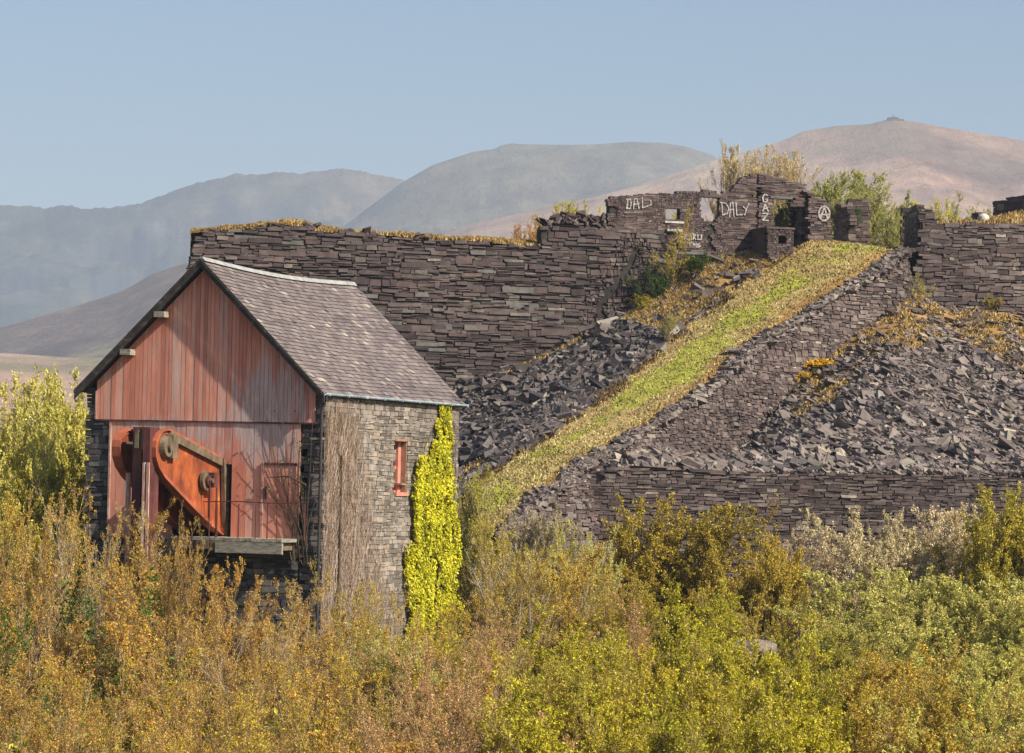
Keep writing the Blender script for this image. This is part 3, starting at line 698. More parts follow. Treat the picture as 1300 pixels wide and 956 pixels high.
# ------------------------------------------------------------------ terrace behind the great wall
def grid_mesh(name, G, mat, attr=None, smooth=True):
    r, c = G.shape[:2]; i = np.arange(r-1)[:, None]*c; j = np.arange(c-1)[None]
    Q = np.stack([i+j, i+j+1, i+c+j+1, i+c+j], -1).reshape(-1, 4)
    return mesh_np(name, G.reshape(-1, 3), Q, mat, smooth=smooth, attr=attr)
def ground_mat(name, cols, extra=None, sc=.5, bump=.4, attrs=()):
    """cols: ramp of the base surface; attrs: list of (attribute, ramp stops) layered on it"""
    t = NT(name); n = t.noise(sc, 8, .7); c = t.ramp(n, cols)
    for a, st in attrs:
        f = t.attr(a); k = t.math('ADD', f, t.math('MULTIPLY', t.math('SUBTRACT', t.noise(1.3, 6, .75), .5), 1.6)); k = t.ramp(k, [(.42, (0, 0, 0)), (.58, (1, 1, 1))])
        c = t.mix(k, c, t.ramp(t.noise(1.1, 7, .75), st))
    t.bump(t.noise(4, 8, .7), bump, .15); M[name] = t.done(c, .9, .15); return M[name]
STRAW = [(.3, (.17, .11, .045)), (.5, (.28, .195, .08)), (.7, (.38, .29, .13))]
GREEN = [(.3, (.13, .15, .02)), (.5, (.26, .27, .03)), (.7, (.38, .34, .05))]
ground_mat('terrace_turf', STRAW, attrs=())
ground_mat('scree_soil', [(.3, (.05, .045, .048)), (.5, (.095, .082, .085)), (.7, (.15, .13, .13))], attrs=[('grass', [(.3, (.14, .075, .025)), (.5, (.28, .165, .055)), (.7, (.40, .27, .10))])])
ground_mat('incline_turf', STRAW, attrs=[('tawny', [(.3, (.12, .065, .03)), (.5, (.24, .13, .045)), (.7, (.34, .22, .09))]), ('stony', [(.3, (.06, .052, .05)), (.5, (.115, .097, .093)), (.7, (.18, .15, .14))]), ('green', GREEN)])
ground_mat('valley_soil', [(.3, (.05, .035, .018)), (.5, (.09, .065, .03)), (.7, (.14, .11, .04))], sc=.2)
def terrace():
    tu = [(238, 296), (300, 292), (365, 285), (400, 293), (500, 299), (600, 306), (684, 313), (700, 300), (770, 300), (900, 318), (1000, 318), (1060, 330), (1160, 330)]
    S = []; Z = []
    for u, v in tu: a = GW.loc(u, v); S.append(a[0]); Z.append(a[1]-.06)
    S.append(S[-1]+2); Z.append(14.2); S.append(S[-1]+30); Z.append(14.5)
    ss = np.linspace(S[0]+.1, S[-1], 160); zz = np.interp(ss, S, Z)
    bs = np.concatenate([[.35, .8], np.linspace(1.6, 40, 30)])
    SS, BB = np.meshgrid(ss, bs); ZZ = np.broadcast_to(zz, SS.shape)+.34*np.clip(BB/1.2, 0, 1)*(fbm(SS*.5, BB*.5, 4, 3)+.55)*np.where(SS < 0, 1, .6)
    V = GW(SS.ravel(), ZZ.ravel(), 0); V = V.reshape(SS.shape+(3,)); V[..., 0] += .12*BB; V[..., 1] += BB
    # skirts
    top = V[-1].copy(); top[:, 2] = GROUND-.5; top[:, :2] += np.array([2., 14.])
    G = np.concatenate([V, top[None]], 0)
    L = G[:, :1].copy(); L[..., 2] = GROUND-.5; R_ = G[:, -1:].copy(); R_[..., 2] = GROUND-.5; R_[..., 0] += 15
    G = np.concatenate([L, G, R_], 1)
    o = grid_mesh('terrace_ground', G, M['terrace_turf']); tag(o, kind='structure')
    # turf along the edge
    n = 15000; rng = np.random.default_rng(3); si = rng.uniform(ss[0], GW.loc(690, 300)[0], n); b = rng.uniform(.25, 2.2, n)**1.0
    zi = np.interp(si, S, Z)+.34*np.clip(b/1.2, 0, 1)*(fbm(si*.5, b*.5, 4, 3)+.55)
    p = GW(si, zi, 0); p[:, :2] += np.array([.12, 1])*b[:, None]
    o = blades('wall_top_grass', p, (.08, .26), .05, M['grass_straw'], rng); tag(o, kind='stuff')
def blades(name, p, hr, w, mat, rng, parent=None, lean=.35):
    n = len(p); h = rng.uniform(*hr, n); a = rng.uniform(0, 2*PI, n); d = np.stack([np.cos(a), np.sin(a), np.zeros(n)], -1)
    ln = rng.normal(0, lean, (n, 2))*h[:, None]; top = p+np.concatenate([ln, h[:, None]], 1)
    mid = p+np.concatenate([ln*.3, h[:, None]*.55], 1)
    ww = (w*rng.uniform(.6, 1.4, n))[:, None]
    V = np.stack([p-d*ww, p+d*ww, mid+d*ww*.8, top, mid-d*ww*.8], 1).reshape(-1, 3)
    V[:, 2] -= .0
    return mesh_np(name, V, np.arange(n*5).reshape(n, 5), mat, parent)
terrace()

# ------------------------------------------------------------------ the incline
RL = [(640, 690, 142), (700, 637, 147), (752, 594, 152), (798, 566, 156), (892, 506, 167), (948, 459, 174), (1007, 415, 180), (1062, 378, 185), (1116, 349, 188), (1152, 320, 191), (1165, 322, 204), (1175, 330, 225)]
LL = [(562, 672, 143), (580, 634, 148.5), (612, 600, 153), (680, 562, 158), (755, 510, 169), (815, 460, 177), (872, 412, 183), (930, 370, 186.5), (1000, 325, 189), (1040, 303, 191), (1045, 312, 204), (1050, 325, 225)]
RP = np.array([P(*q) for q in RL]); LP = np.array([P(*q) for q in LL])
def resample(A, n, k=None):
    t = np.arange(len(A)); tt = np.linspace(0, len(A)-1, n)
    out = np.stack([np.interp(tt, t, A[:, i]) for i in range(A.shape[1])], -1)
    for _ in range(n//len(A)): out[1:-1] = (out[:-2]+2*out[1:-1]+out[2:])/4
    return out
NR = 130
RPs = resample(RP, NR); LPs = resample(LP, NR)
def ramp_pt(a, b):
    """a along 0..1, b across 0 (left edge) .. 1 (right edge)"""
    i = np.clip(np.asarray(a)*(NR-1), 0, NR-1.001); k = i.astype(int); f = (i-k)[..., None]
    r = RPs[k]*(1-f)+RPs[k+1]*f; l = LPs[k]*(1-f)+LPs[k+1]*f; b = np.asarray(b)[..., None]
    p = l*(1-b)+r*b; p = p.copy()
    A = np.asarray(a)*60; B = b[..., 0]*6
    p[..., 2] += .16*fbm(A*.7, B*.7, 4, 12)+.10*np.sin(np.clip(b[..., 0], 0, 1)*PI)
    return p
def ramp_masks(a, b):
    n = fbm(a*60*.35, b*6*.35, 3, 44)
    stony = np.clip((b-.94+.16*n+np.clip(.35-a, 0, 1)*.2)*4, 0, 1)
    c = .36+.14*np.clip(a*1.3-.4, 0, 1)
    green = np.clip(.95-abs(b-c)*(4.2-1.2*a)+1.2*n+.35*fbm(a*60*1.3, b*6*1.3, 3, 46), 0, 1)
    return stony, green
def incline():
    A, B = np.meshgrid(np.linspace(0, 1, 300), np.linspace(-.12, 1.0, 46), indexing='ij')
    G = ramp_pt(A, B); e = np.clip(-B, 0, 1); G[..., 2] -= e*6
    st, gr = ramp_masks(A, B)
    o = grid_mesh('incline_path', G, M['incline_turf'], attr={'stony': st.ravel(), 'green': gr.ravel(), 'tawny': np.clip((B-.6)*4, 0, 1).ravel()}); tag(o, kind='structure')
    rng = np.random.default_rng(31); n = 60000
    a = rng.uniform(0, .86, n); b = rng.uniform(-.05, 1, n); st, gr = ramp_masks(a, b)
    p = ramp_pt(a, b); p[:, 2] -= .02
    k = rng.random(n) < (1-st*.85)*(.2+.8*vnoise(a*150, b*14, 7))*np.clip(1.25-.75*np.clip((b-.55)/.3, 0, 1)*vnoise(a*80, b*8, 57)*1.6, .15, 1)
    g = gr+rng.normal(0, .30, n) > .62
    tag(blades('green_turf', p[k & g], (.04, .12), .05, M['grass_green'], rng), kind='stuff')
    edge = (abs(b-.45)+rng.normal(0, .12, n) > .42) & (a < .97)
    tag(blades('straw_grass', p[k & ~g & ~edge], (.04, .14), .045, M['grass_pale'], rng), kind='stuff')
    tag(blades('tawny_grass', p[k & ~g & edge], (.05, .18), .045, M['grass_straw'], rng), kind='stuff')
    n = 5200; a = rng.uniform(.12, .62, n); b = rng.normal(.015, .055, n); k = vnoise(a*60, b*6, 21) > .38; p = ramp_pt(a[k], b[k])
    tag(blades('heather_verge', p, (.12, .38), .05, M['heather_stem'], rng, lean=.6), kind='stuff')
    # stone line along the right edge
    n = 4200; a = rng.uniform(0, .84, n); b = 1.0-abs(rng.normal(0, .055, n))*(.3+1.3*vnoise(a*45, a*0, 77))-np.clip(.35-a, 0, 1)*rng.uniform(0, .4, n); p = ramp_pt(a, b)
    sz = rng.uniform(.12, .5, n)*(1+.8*(rng.random(n) < .06)); p[:, 2] += .06+rng.uniform(0, .12, n)
    V, Q = slabs_batch(p, sz, sz*rng.uniform(.4, .9, n), rng.uniform(.05, .22, n), rng.uniform(0, PI, n), rng.normal(0, .22, n), rng.normal(0, .25, n), rng)
    tag(MB().add(V, Q).build('edge_rubble', M['rubble']), kind='stuff')
    # big stone slab upright near the upper left
    o = thing('upright_slab', 'leaning grey slate slab standing at the upper left edge of the grassy incline', 'slate slab', P(898, 394, 186))
    mb = MB(); slab(mb, P(898, 382, 186), .5, .35, 1.3, np.random.default_rng(4), .1); mb.build('slab', M['rubble'], o)
incline()

# ------------------------------------------------------------------ retaining wall down the right side of the incline
RS = np.concatenate([[0], np.cumsum(np.hypot(*(np.diff(RPs[:, :2], axis=0).T)))])
RNm = np.diff(RPs[:, :2], axis=0); RNm = np.vstack([RNm, RNm[-1:]]); RNm /= np.linalg.norm(RNm, axis=1)[:, None]
for _ in range(12): RNm[1:-1] = (RNm[:-2]+2*RNm[1:-1]+RNm[2:])/4
RNm = np.stack([RNm[:, 1], -RNm[:, 0]], -1)
def SWL(S, Z, D):
    S = np.asarray(S, float); Z = np.asarray(Z, float); D = np.asarray(D, float)+0*S
    x = np.interp(S, RS, RPs[:, 0]); y = np.interp(S, RS, RPs[:, 1]); zt = np.interp(S, RS, RPs[:, 2]); nx = np.interp(S, RS, RNm[:, 0]); ny = np.interp(S, RS, RNm[:, 1])
    o = D+.24*np.maximum(zt-Z, 0)
    return np.stack([x+nx*o, y+ny*o, Z], -1)
iT = int(np.argmin(abs(RPs[:, 1]-193))); sT = RS[iT]
def side_wall():
    ks = [k for k in range(0, iT+1, 3)]+[iT]
    top = [(RS[k], RPs[k, 2]+.05) for k in ks]; poly = top+[(sT, 8.5)]+[(RS[k], max(min(RPs[k, 2]-7.5, 8.5), GROUND)) for k in ks[::-1] if RPs[k, 2] > -.5 ]+[(RS[0], GROUND)]
    m = ks[len(ks)//2]
    root = thing('incline_retaining_wall', 'battered slate wall of small stones holding up the right side of the grassy incline', 'retaining wall', tuple(SWL([RS[m]], [RPs[m, 2]-4], [0])[0]))
    stone_part('masonry', SWL, poly, M['slate_small'], root, (.10, .26), (.16, .75), .6, seed=33, gap=.025, pro=.05, jit=.04, tilt=.03, wav=.3)
side_wall()
# ------------------------------------------------------------------ lower wall
LW = Wall(P(745, 600, 151.5)[:2], 1.5, .10, 0.4)
def lower_wall():
    px = [(738, 610), (752, 596), (800, 594), (830, 598), (900, 599), (1000, 601), (1100, 602), (1200, 604), (1330, 607), (1620, 613)]
    poly = LW.pts(px); poly = poly+[(poly[-1][0], GROUND), (poly[0][0]-1, GROUND)]
    root = thing('lower_slate_wall', 'long low slate wall below the rubble slope with flat coping slabs near its left corner', 'stone wall', LW([9], [GROUND], [0])[0])
    stone_part('masonry', LW, poly, M['slate_small'], root, (.07, .19), (.15, .75), .7, seed=41, gap=.018, pro=.04, jit=.03, tilt=.02, wav=.2)
    rng = np.random.default_rng(6); mb = MB()
    for u in np.arange(770, 905, 13.0):
        p = P(u, 598-(u < 860)*3+rng.uniform(-1, 1), 151.95); slab(mb, p, rng.uniform(.6, 1.6), .6, rng.uniform(.07, .14), rng, .04, yaw=rng.normal(0, .1), pitch=.03)
    mb.build('coping_slabs', M['slate_ruin'], root)
    for i, (u, v, s, lab) in enumerate([(737, 613, .30, 'lumpy white boulder at the left corner of the lower slate wall'), ]):
        q = P(u, v, 151.2-(.9 if i else .2)); boulder('pale_boulder', lab, q, s)
def boulder(name, label, p, s, sq=(1, .8, .7), mat='boulder', seed=None):
    rng = np.random.default_rng(seed or int(abs(p[0]*100)))
    import bmesh
    bm = bmesh.new(); bmesh.ops.create_icosphere(bm, subdivisions=3, radius=s)
    k = rng.uniform(0, 50)
    for v in bm.verts:
        c = v.co; f = 1+.35*float(fbm(c.x/s*1.1+k, c.y/s*1.1+c.z/s, 3, 3)); fl = 1-.15*round(abs(c.normalized().x*3))/3
        v.co = Vector((c.x*sq[0]*f*fl, c.y*sq[1]*f, c.z*sq[2]*f*fl))
    me = bpy.data.meshes.new(name); bm.to_mesh(me); bm.free(); me.materials.append(M[mat])
    o = link(bpy.data.objects.new(name, me)); o.location = tuple(p); tag(o, label, 'boulder'); return o
lower_wall()

# ------------------------------------------------------------------ right hand rubble field
TR = [(748, 590, 153), (800, 566, 160), (850, 560, 166), (900, 580, 170), (947, 562, 176.5), (1007, 481, 182.5), (1067, 421, 187.5), (1114, 384, 191), (1150, 360, 193.2), (1200, 380, 193.6), (1300, 388, 194), (1370, 392, 194.6), (1620, 400, 196)]
_tu = [q[0] for q in TR]
def rub_pt(u, t):
    vt = np.interp(u, _tu, [q[1] for q in TR]); yt = np.interp(u, _tu, [q[2] for q in TR])
    vb = 601+(u-745)*.011; yb = 151.9+(u-745)*.0008
    v = vb+(vt-vb)*t; bulge = np.sin(np.clip(t, 0, 1)*PI)
    Y = yb+(yt-yb)*(t**.92); dx = (u-PU)/F*Y; dy = (PV-v)/F*Y
    p = np.stack([dx*CR-dy*SR, Y, dx*SR+dy*CR], -1)
    p[..., 2] += bulge*.35*fbm(p[..., 0]*.25, p[..., 1]*.12, 3, 70)+.10*np.clip(t*8, 0, 1)*fbm(p[..., 0], p[..., 1]*.5, 3, 71)
    return p
GRASSR = [(1150, 365), (1200, 384), (1300, 388), (1600, 395), (1600, 470), (1360, 500), (1290, 480), (1265, 455), (1230, 440), (1190, 436), (1150, 452), (1100, 462), (1065, 508), (1020, 535), (985, 522), (1000, 490), (1030, 455), (1070, 415), (1110, 385)]
def grass_r(u, v):
    e = .5*inpoly(u, v, GRASSR)+.5*np.clip(1-distline(u, v, [(1060, 425), (1150, 400), (1300, 415)])/45, 0, 1)
    return e
def proj(p):
    x, y, z = p[..., 0], p[..., 1], p[..., 2]
    return PU+F*(x*CR+z*SR)/y, PV-F*(-x*SR+z*CR)/y
def rubble_right():
    U, T = np.meshgrid(np.linspace(746, 1600, 350), np.linspace(0, 1.0, 120)); G = rub_pt(U, T)
    back = G[-1:].copy(); back[..., 1] += 3; G = np.concatenate([G, back], 0)
    u, v = proj(G); g = grass_r(u, v)
    tag(grid_mesh('rubble_slope', G, M['scree_soil'], attr={'grass': g.ravel()}), kind='structure')
    rng = np.random.default_rng(55); n = 135000
    u = rng.uniform(750, 1595, n); t_ = rng.random(n)**1.15; p = rub_pt(u, t_); uu, vv = proj(p); g = grass_r(uu, vv)
    clump = vnoise(p[:, 0]*.45, p[:, 1]*.2, 13)
    keep = rng.random(n) < np.where(g > .45, .05+.20*(clump > .6), .5+.5*clump); keep &= ~((uu < 900) & (t_ > .5) & (rng.random(n) < .3))
    p = p[keep]; t_ = t_[keep]; n = len(p)
    sz = rng.lognormal(-1.85, .56, n); sz = np.clip(sz, .07, .85)*(1+.25*np.clip(1-t_*2.2, 0, 1)); p[:, 2] += .02+rng.uniform(0, .16, n); p[:, 1] += sz*.5*(t_ < .03)
    V, Q = slabs_batch(p, sz*rng.uniform(1.0, 2.0, n), sz*rng.uniform(.6, 1.1, n), sz*rng.uniform(.14, .40, n), rng.normal(0, .8, n), rng.normal(.30, .26, n), rng.normal(.15, .38, n), rng, .13)
    tag(MB().add(V, Q).build('slate_rubble', M['rubble']), kind='stuff')
    n = 120000; u = rng.uniform(985, 1590, n); t_ = rng.random(n); p = rub_pt(u, t_); uu, vv = proj(p); k = (grass_r(uu, vv)+rng.normal(0, .12, n) > .44) & (vnoise(p[:, 0]*.9, p[:, 1]*.4, 5) > .3)
    tag(blades('rubble_grass', p[k], (.06, .22), .05, M['grass_straw'], rng), kind='stuff')
    boulder('pale_boulder', 'large pale squarish boulder on the orange grass at the head of the rubble', P(1132, 396, 189.5)+np.array([0, 0, .1]), .55, (1.25, .8, .75), seed=3)
rubble_right()

# ------------------------------------------------------------------ left hand rubble between the great wall and the incline
LB = [(552, 690, 143), (580, 634, 148.5), (612, 600, 153), (680, 562, 158), (755, 510, 169), (815, 460, 177), (872, 412, 183), (930, 370, 186.5), (1000, 325, 189)]
LT = [(560, 505, 0), (600, 487, 0), (650, 468, 0), (700, 448, 0), (745, 424, 0), (800, 397, 0), (835, 372, 0), (870, 345, 0), (915, 327, 0), (960, 322, 0), (1000, 318, 0)]
LT = [(u, v, float(GW([GW.loc(u, v)[0]], [GW.loc(u, v)[1]], [.15])[0][1])) for u, v, _ in LT]
def rubl_pt(a, t):
    """a 0..1 along; t from incline edge (0) to wall foot (1)"""
    B_ = np.array([P(*q) for q in LB]); T_ = np.array([P(*q) for q in LT])
    b = np.stack([np.interp(a, np.linspace(0, 1, len(B_)), B_[:, i]) for i in range(3)], -1)
    c = np.stack([np.interp(a, np.array([0, .09, .2, .32, .44, .56, .66, .76, .86, .94, 1]), T_[:, i]) for i in range(3)], -1)
    t = np.asarray(t)[..., None]; p = b*(1-t)+c*t; t = t[..., 0]
    p[..., 2] += (-.35*np.sin(t*PI)*np.clip(1.2-a, 0, 1)+.4*np.sin(t*PI)*fbm(p[..., 0]*.35, p[..., 1]*.15, 3, 80)+.08*fbm(p[..., 0]*1.4, p[..., 1]*.6, 3, 81))
    return p
GRL = [(788, 412), (800, 385), (835, 358), (880, 330), (960, 320), (1010, 325), (960, 352), (900, 392), (850, 430), (830, 425), (810, 415)]
def grass_l(u, v):
    e = 1.0*inpoly(u, v, GRL)+.9*np.clip(1-distline(u, v, [(640, 478), (700, 452), (740, 432)])/9, 0, 1)+.8*np.clip(1-distline(u, v, [(592, 600), (612, 590)])/22, 0, 1)
    return e
def rubble_left():
    A, T = np.meshgrid(np.linspace(0, 1, 200), np.linspace(-.04, 1.06, 70), indexing='ij'); G = rubl_pt(A, T)
    u, v = proj(G); g = np.clip(grass_l(u, v), 0, 1)
    tag(grid_mesh('rubble_bank', G, M['scree_soil'], attr={'grass': g.ravel()}), kind='structure')
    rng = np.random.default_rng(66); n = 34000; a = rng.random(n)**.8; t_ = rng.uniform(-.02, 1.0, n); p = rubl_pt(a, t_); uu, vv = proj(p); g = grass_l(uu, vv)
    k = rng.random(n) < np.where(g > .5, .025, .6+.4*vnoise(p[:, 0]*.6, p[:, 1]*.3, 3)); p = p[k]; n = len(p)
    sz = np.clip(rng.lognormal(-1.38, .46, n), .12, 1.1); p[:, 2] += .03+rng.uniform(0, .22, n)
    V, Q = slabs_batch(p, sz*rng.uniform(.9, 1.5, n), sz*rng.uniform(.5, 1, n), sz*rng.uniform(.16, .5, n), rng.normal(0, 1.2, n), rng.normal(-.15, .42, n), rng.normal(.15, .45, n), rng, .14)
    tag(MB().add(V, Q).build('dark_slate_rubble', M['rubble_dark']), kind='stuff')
    n = 90000; a = rng.random(n)**.6; t_ = rng.random(n); p = rubl_pt(a, t_); uu, vv = proj(p); k = (grass_l(uu, vv)+rng.normal(0, .1, n) > .72) & (vnoise(p[:, 0]*.9, p[:, 1]*.4, 5) > .15)
    tag(blades('bank_grass', p[k], (.08, .34), .05, M['grass_straw'], rng), kind='stuff')
rubble_left()

# ------------------------------------------------------------------ upper right wall
def right_wall():
    px = [(1165, 330), (1165, 262), (1168, 257), (1175, 261), (1184, 266), (1188, 273), (1193, 278), (1201, 285), (1217, 284), (1260, 284), (1300, 284), (1620, 292)]
    poly = RW.pts(px); poly = poly+[(poly[-1][0], 8.5), (poly[0][0]-2.2, 8.5), (poly[0][0]-.8, 12)]
    root = thing('upper_slate_wall', 'grey slate wall with a ragged raised end standing to the right of the incline head', 'stone wall', RW([4], [9], [0])[0])
    stone_part('masonry', RW, poly, M['slate_small'], root, (.11, .30), (.18, .95), .8, seed=52, gap=.02, pro=.05, jit=.04, tilt=.05, wav=.3)
    e = Wall(RW([0], [14], [-.55])[0][:2], 94-180)
    # end return, facing left
    E2 = Wall(RW([0.02], [14], [-4.6])[0][:2], -86)
    poly = [(0, 11.5), (4.1, 11.5), (4.1, RW.loc(1165, 262)[1]), (3.0, RW.loc(1165, 259)[1]), (0, RW.loc(1165, 266)[1])]
    stone_part('end_return', E2, poly, M['slate_ruin'], root, (.12, .32), (.25, .8), .5, seed=53, gap=.02, pro=.03, jit=.03)
right_wall()

# ================================================================== RUINS
def lq(W, L): return W.pts(L)
def ruin():
    root = thing('ruined_winding_house', 'roofless slate ruin with square window holes, tall broken gable and white graffiti', 'ruined building', GW([GW.loc(900, 320)[0]], [13.9], [0])[0], math.radians(18))
    V0 = Wall(GW([0], [14.5], [0.0])[0][:2], 18)    # upright plane above the great wall's top
    # front wall
    px = [(771, 294), (771, 262), (771, 251), (785, 249), (800, 248.5), (814, 246), (840, 245), (860, 243), (878, 241.5), (900, 242), (915, 244.5), (927, 243), (931, 236), (936, 233), (941, 226), (950, 223), (961.5, 221), (961.5, 322), (905, 324), (880, 316), (840, 296)]
    w1 = lq(V0, [(845.4, 263.7), (863, 263.7), (863, 279), (845.4, 279)]); w2 = lq(V0, [(890.7, 249.7), (913, 249.5), (913.5, 272), (908, 280), (896, 281), (890.7, 276)])
    cr = lq(V0, [(902, 287), (906, 293), (896, 296), (901, 304), (900, 312), (906, 316)])
    fw = stone_part('front_wall', V0, lq(V0, px), M['slate_ruin'], root, (.07, .17), (.22, .85), .7, split_holes=True, holes=[w1, w2], cracks=[(cr, .13), (lq(V0, [(772, 266), (779, 266)]), .22)], seed=61, gap=.014, pro=.025, jit=.02, tilt=.01)
    b = MB(); V, Q = wbox(V0, lq(V0, [(844, 281.5), (868, 281.5)]), .12, .06, .5); b.add(V, Q); V, Q = wbox(V0, lq(V0, [(846, 292), (865, 292)]), .14, .2, .3); b.add(V, Q)
    b.build('window_sill', M['boulder'], fw)
    b = MB(); V, Q = wbox(V0, lq(V0, [(843, 262.6), (866, 262.6)]), .12, .03, .5); b.add(V, Q); b.build('window_lintel', M['slate'], fw); b = MB(); V, Q = wbox(V0, lq(V0, [(887, 248), (916, 248)]), .14, .03, .5); b.add(V, Q); b.build('window_lintel', M['slate'], fw)
    # gable to the right
    V1 = Wall(V0([0], [14], [-.22])[0][:2], 18)
    px = [(962.6, 322), (962.6, 221.5), (970, 220), (976, 220.6), (985, 224), (998, 228), (1010, 231), (1024.5, 234), (1024.5, 262), (1003, 262), (1003.2, 250.5), (980.8, 250.5), (980.8, 290), (1003, 290), (1003, 318)]
    gb = stone_part('gable_wall', V1, lq(V1, px), M['slate_ruin'], root, (.07, .17), (.22, .85), .7, seed=62, gap=.014, pro=.025, jit=.02, tilt=.01)
    b = MB(); V, Q = wbox(V1, lq(V1, [(978, 250), (1006, 250)]), .16, .05, .5); b.add(V, Q); b.build('door_lintel', M['pier_stone'], gb)
    V2 = Wall(V0([0], [14], [-1.9])[0][:2], 18)
    px = [(1004, 315), (1004, 258), (1030, 258), (1030, 315)]
    inn = stone_part('recessed_wall', V2, lq(V2, px), M['slate_ruin'], root, (.07, .17), (.22, .8), .5, seed=63, gap=.018, pro=.03, jit=.02)
    # pier right of the recess, stepping down
    px = [(1025.5, 306), (1025.5, 240), (1030, 243), (1036, 245), (1040, 249), (1047, 251), (1049, 254), (1055, 257), (1056, 306)]
    pr = stone_part('right_pier', V0, lq(V0, px), M['slate_ruin'], root, (.07, .17), (.2, .7), .7, seed=64, gap=.018, pro=.035, jit=.025)
    # side return of the recess
    a = V0(*[np.array([V0.loc(1025.5, 250)[0]]), np.array([14.]), np.array([-.72])])[0]
    E = Wall(a[:2]-V0.n*1.2, 18-90); poly = [(0, 13.3), (1.15, 13.3), (1.15, V0.loc(1025, 241)[1]), (0, V0.loc(1025, 243)[1])]
    stone_part('recess_return', E, poly, M['slate_ruin'], root, (.10, .24), (.25, .9), .4, seed=65, gap=.018, pro=.02, jit=.02)
    # side wall running back from the left end and the cross wall that darkens the doorway
    a = V0([V0.loc(985, 270)[0]], [14.], [-5.])[0]; bw = Wall(a[:2], 18); z0 = 13.4
    stone_part('back_wall', bw, [(-1, z0), (3.2, z0), (3.2, 15.6), (1.4, 16.3), (-1, 16.1)], M['slate_ruin'], root, (.12, .3), (.3, 1.1), .5, seed=66)
    # projecting pit box in front of the gable
    d = 2.4; V3 = Wall(V0([0], [14], [d])[0][:2], 18)
    px = [(974, 328), (974, 290), (1008, 290), (1008, 322)]; hole = lq(V3, [(988.6, 299), (997.5, 299), (997.5, 309.5), (988.6, 309.5)])
    L = lq(V3, px); bx = stone_part('projecting_bay', V3, L, M['slate_ruin'], root, (.08, .15), (.25, .6), .5, split_holes=True, holes=[hole], seed=67, gap=.018, pro=.025, jit=.02)
    s0, s1, zt = L[1][0], L[2][0], L[1][1]
    b = MB(); V, Q = boxs(V3, s0-.05, s1+.05, zt, zt+.12, .06, -d+.05); b.add(V, Q); V, Q = boxs(V3, s0, s0+.45, 12.8, zt, -.52, -d+.05); b.add(V, Q); V, Q = boxs(V3, s1-.45, s1, 12.8, zt, -.52, -d+.05); b.add(V, Q); b.build('bay_top', M['slate_ruin'], bx)
    # graffiti
    def G(W, strokes, ox, oy, w, d, nm, par, wd=.10):
        S = [[W.loc(ox+x, oy+y) for x, y in st] for st in strokes]; ribbon(W, S, wd, d, nm, M['paint'], par)
    G(V0, [[(795, 253), (800, 252.5), (801, 258), (800, 264.5), (795, 265), (797, 253), (796, 265)], [(804, 265), (805, 253), (808, 252), (811, 265)], [(804, 259.5), (811, 259)], [(815, 251), (815.5, 264)], [(815.5, 264), (826, 260), (826, 254)]], 0, 0, .1, .045, 'graffiti', fw, .065)
    G(V0, [[(916, 257), (917, 273), (923, 271), (925, 264), (921, 258), (914, 257)], [(926, 275), (927, 258), (930, 257), (931.5, 275)], [(926, 266), (931, 266)], [(934, 257), (935, 273), (942, 272.5)], [(943, 262), (947, 266), (950.5, 258)], [(947, 266), (945, 273)]], 0, 0, .1, .045, 'graffiti', fw, .065)
    G(V0, [[(869, 297), (869, 304)], [(869, 301), (872, 297)], [(869, 301), (872.5, 304)], [(875, 304), (876.5, 297), (878, 304)], [(880, 304), (880, 297), (883, 298.5), (880, 300.5), (883, 304)], [(885.5, 298), (885.5, 304), (890, 304), (890, 298)], [(872, 308.5), (878, 308)], [(875, 308), (875.5, 314)], [(879, 314), (880, 309), (882, 312), (884, 309), (884.5, 314)], [(888, 309), (885.5, 310.5), (888.5, 312.5), (886, 314)]], 0, 0, .1, .045, 'graffiti', fw, .07)
    G(V1, [[(974, 248), (970, 247), (968, 251), (969, 256), (973, 256.5), (974, 253), (971.5, 253)], [(968, 268), (971, 259.5), (975, 268)], [(969, 265), (974, 264.5)], [(968, 271), (974.5, 271), (968, 279.5), (975, 280)]], 0, 0, .1, .045, 'graffiti', gb, .08)
    G(V2, [[(1010, 254+7), (1007, 255+7), (1007, 262+4), (1010, 262+4), (1010, 259+4)], [(1012.5, 266), (1012.5, 260), (1015, 261.5), (1012.5, 263), (1015.5, 266)], [(1017, 260), (1018.8, 267), (1021.5, 259)]], 0, 0, .1, .045, 'graffiti', inn, .09)
    c = (1046, 271)
    G(V0, [[(c[0]+7*math.cos(t_), c[1]+9*math.sin(t_)) for t_ in np.linspace(0, 2*PI, 15)], [(1041, 278), (1046, 263), (1050.5, 278)], [(1040, 273), (1052, 272)]], 0, 0, .1, .045, 'graffiti', pr, .09)
def wbox(W, ab, h, f, dep):
    (s0, z0), (s1, _) = ab; return boxs(W, s0, s1, z0-h/2, z0+h/2, f, -dep)
def boxs(W, s0, s1, z0, z1, df, db):
    S = np.where(CX[:, 0] < 0, s0, s1); Z = np.where(CX[:, 2] < 0, z0, z1); D = np.where(CX[:, 1] < 0, df, db); return W(S, Z, D), BOXF
ruin()
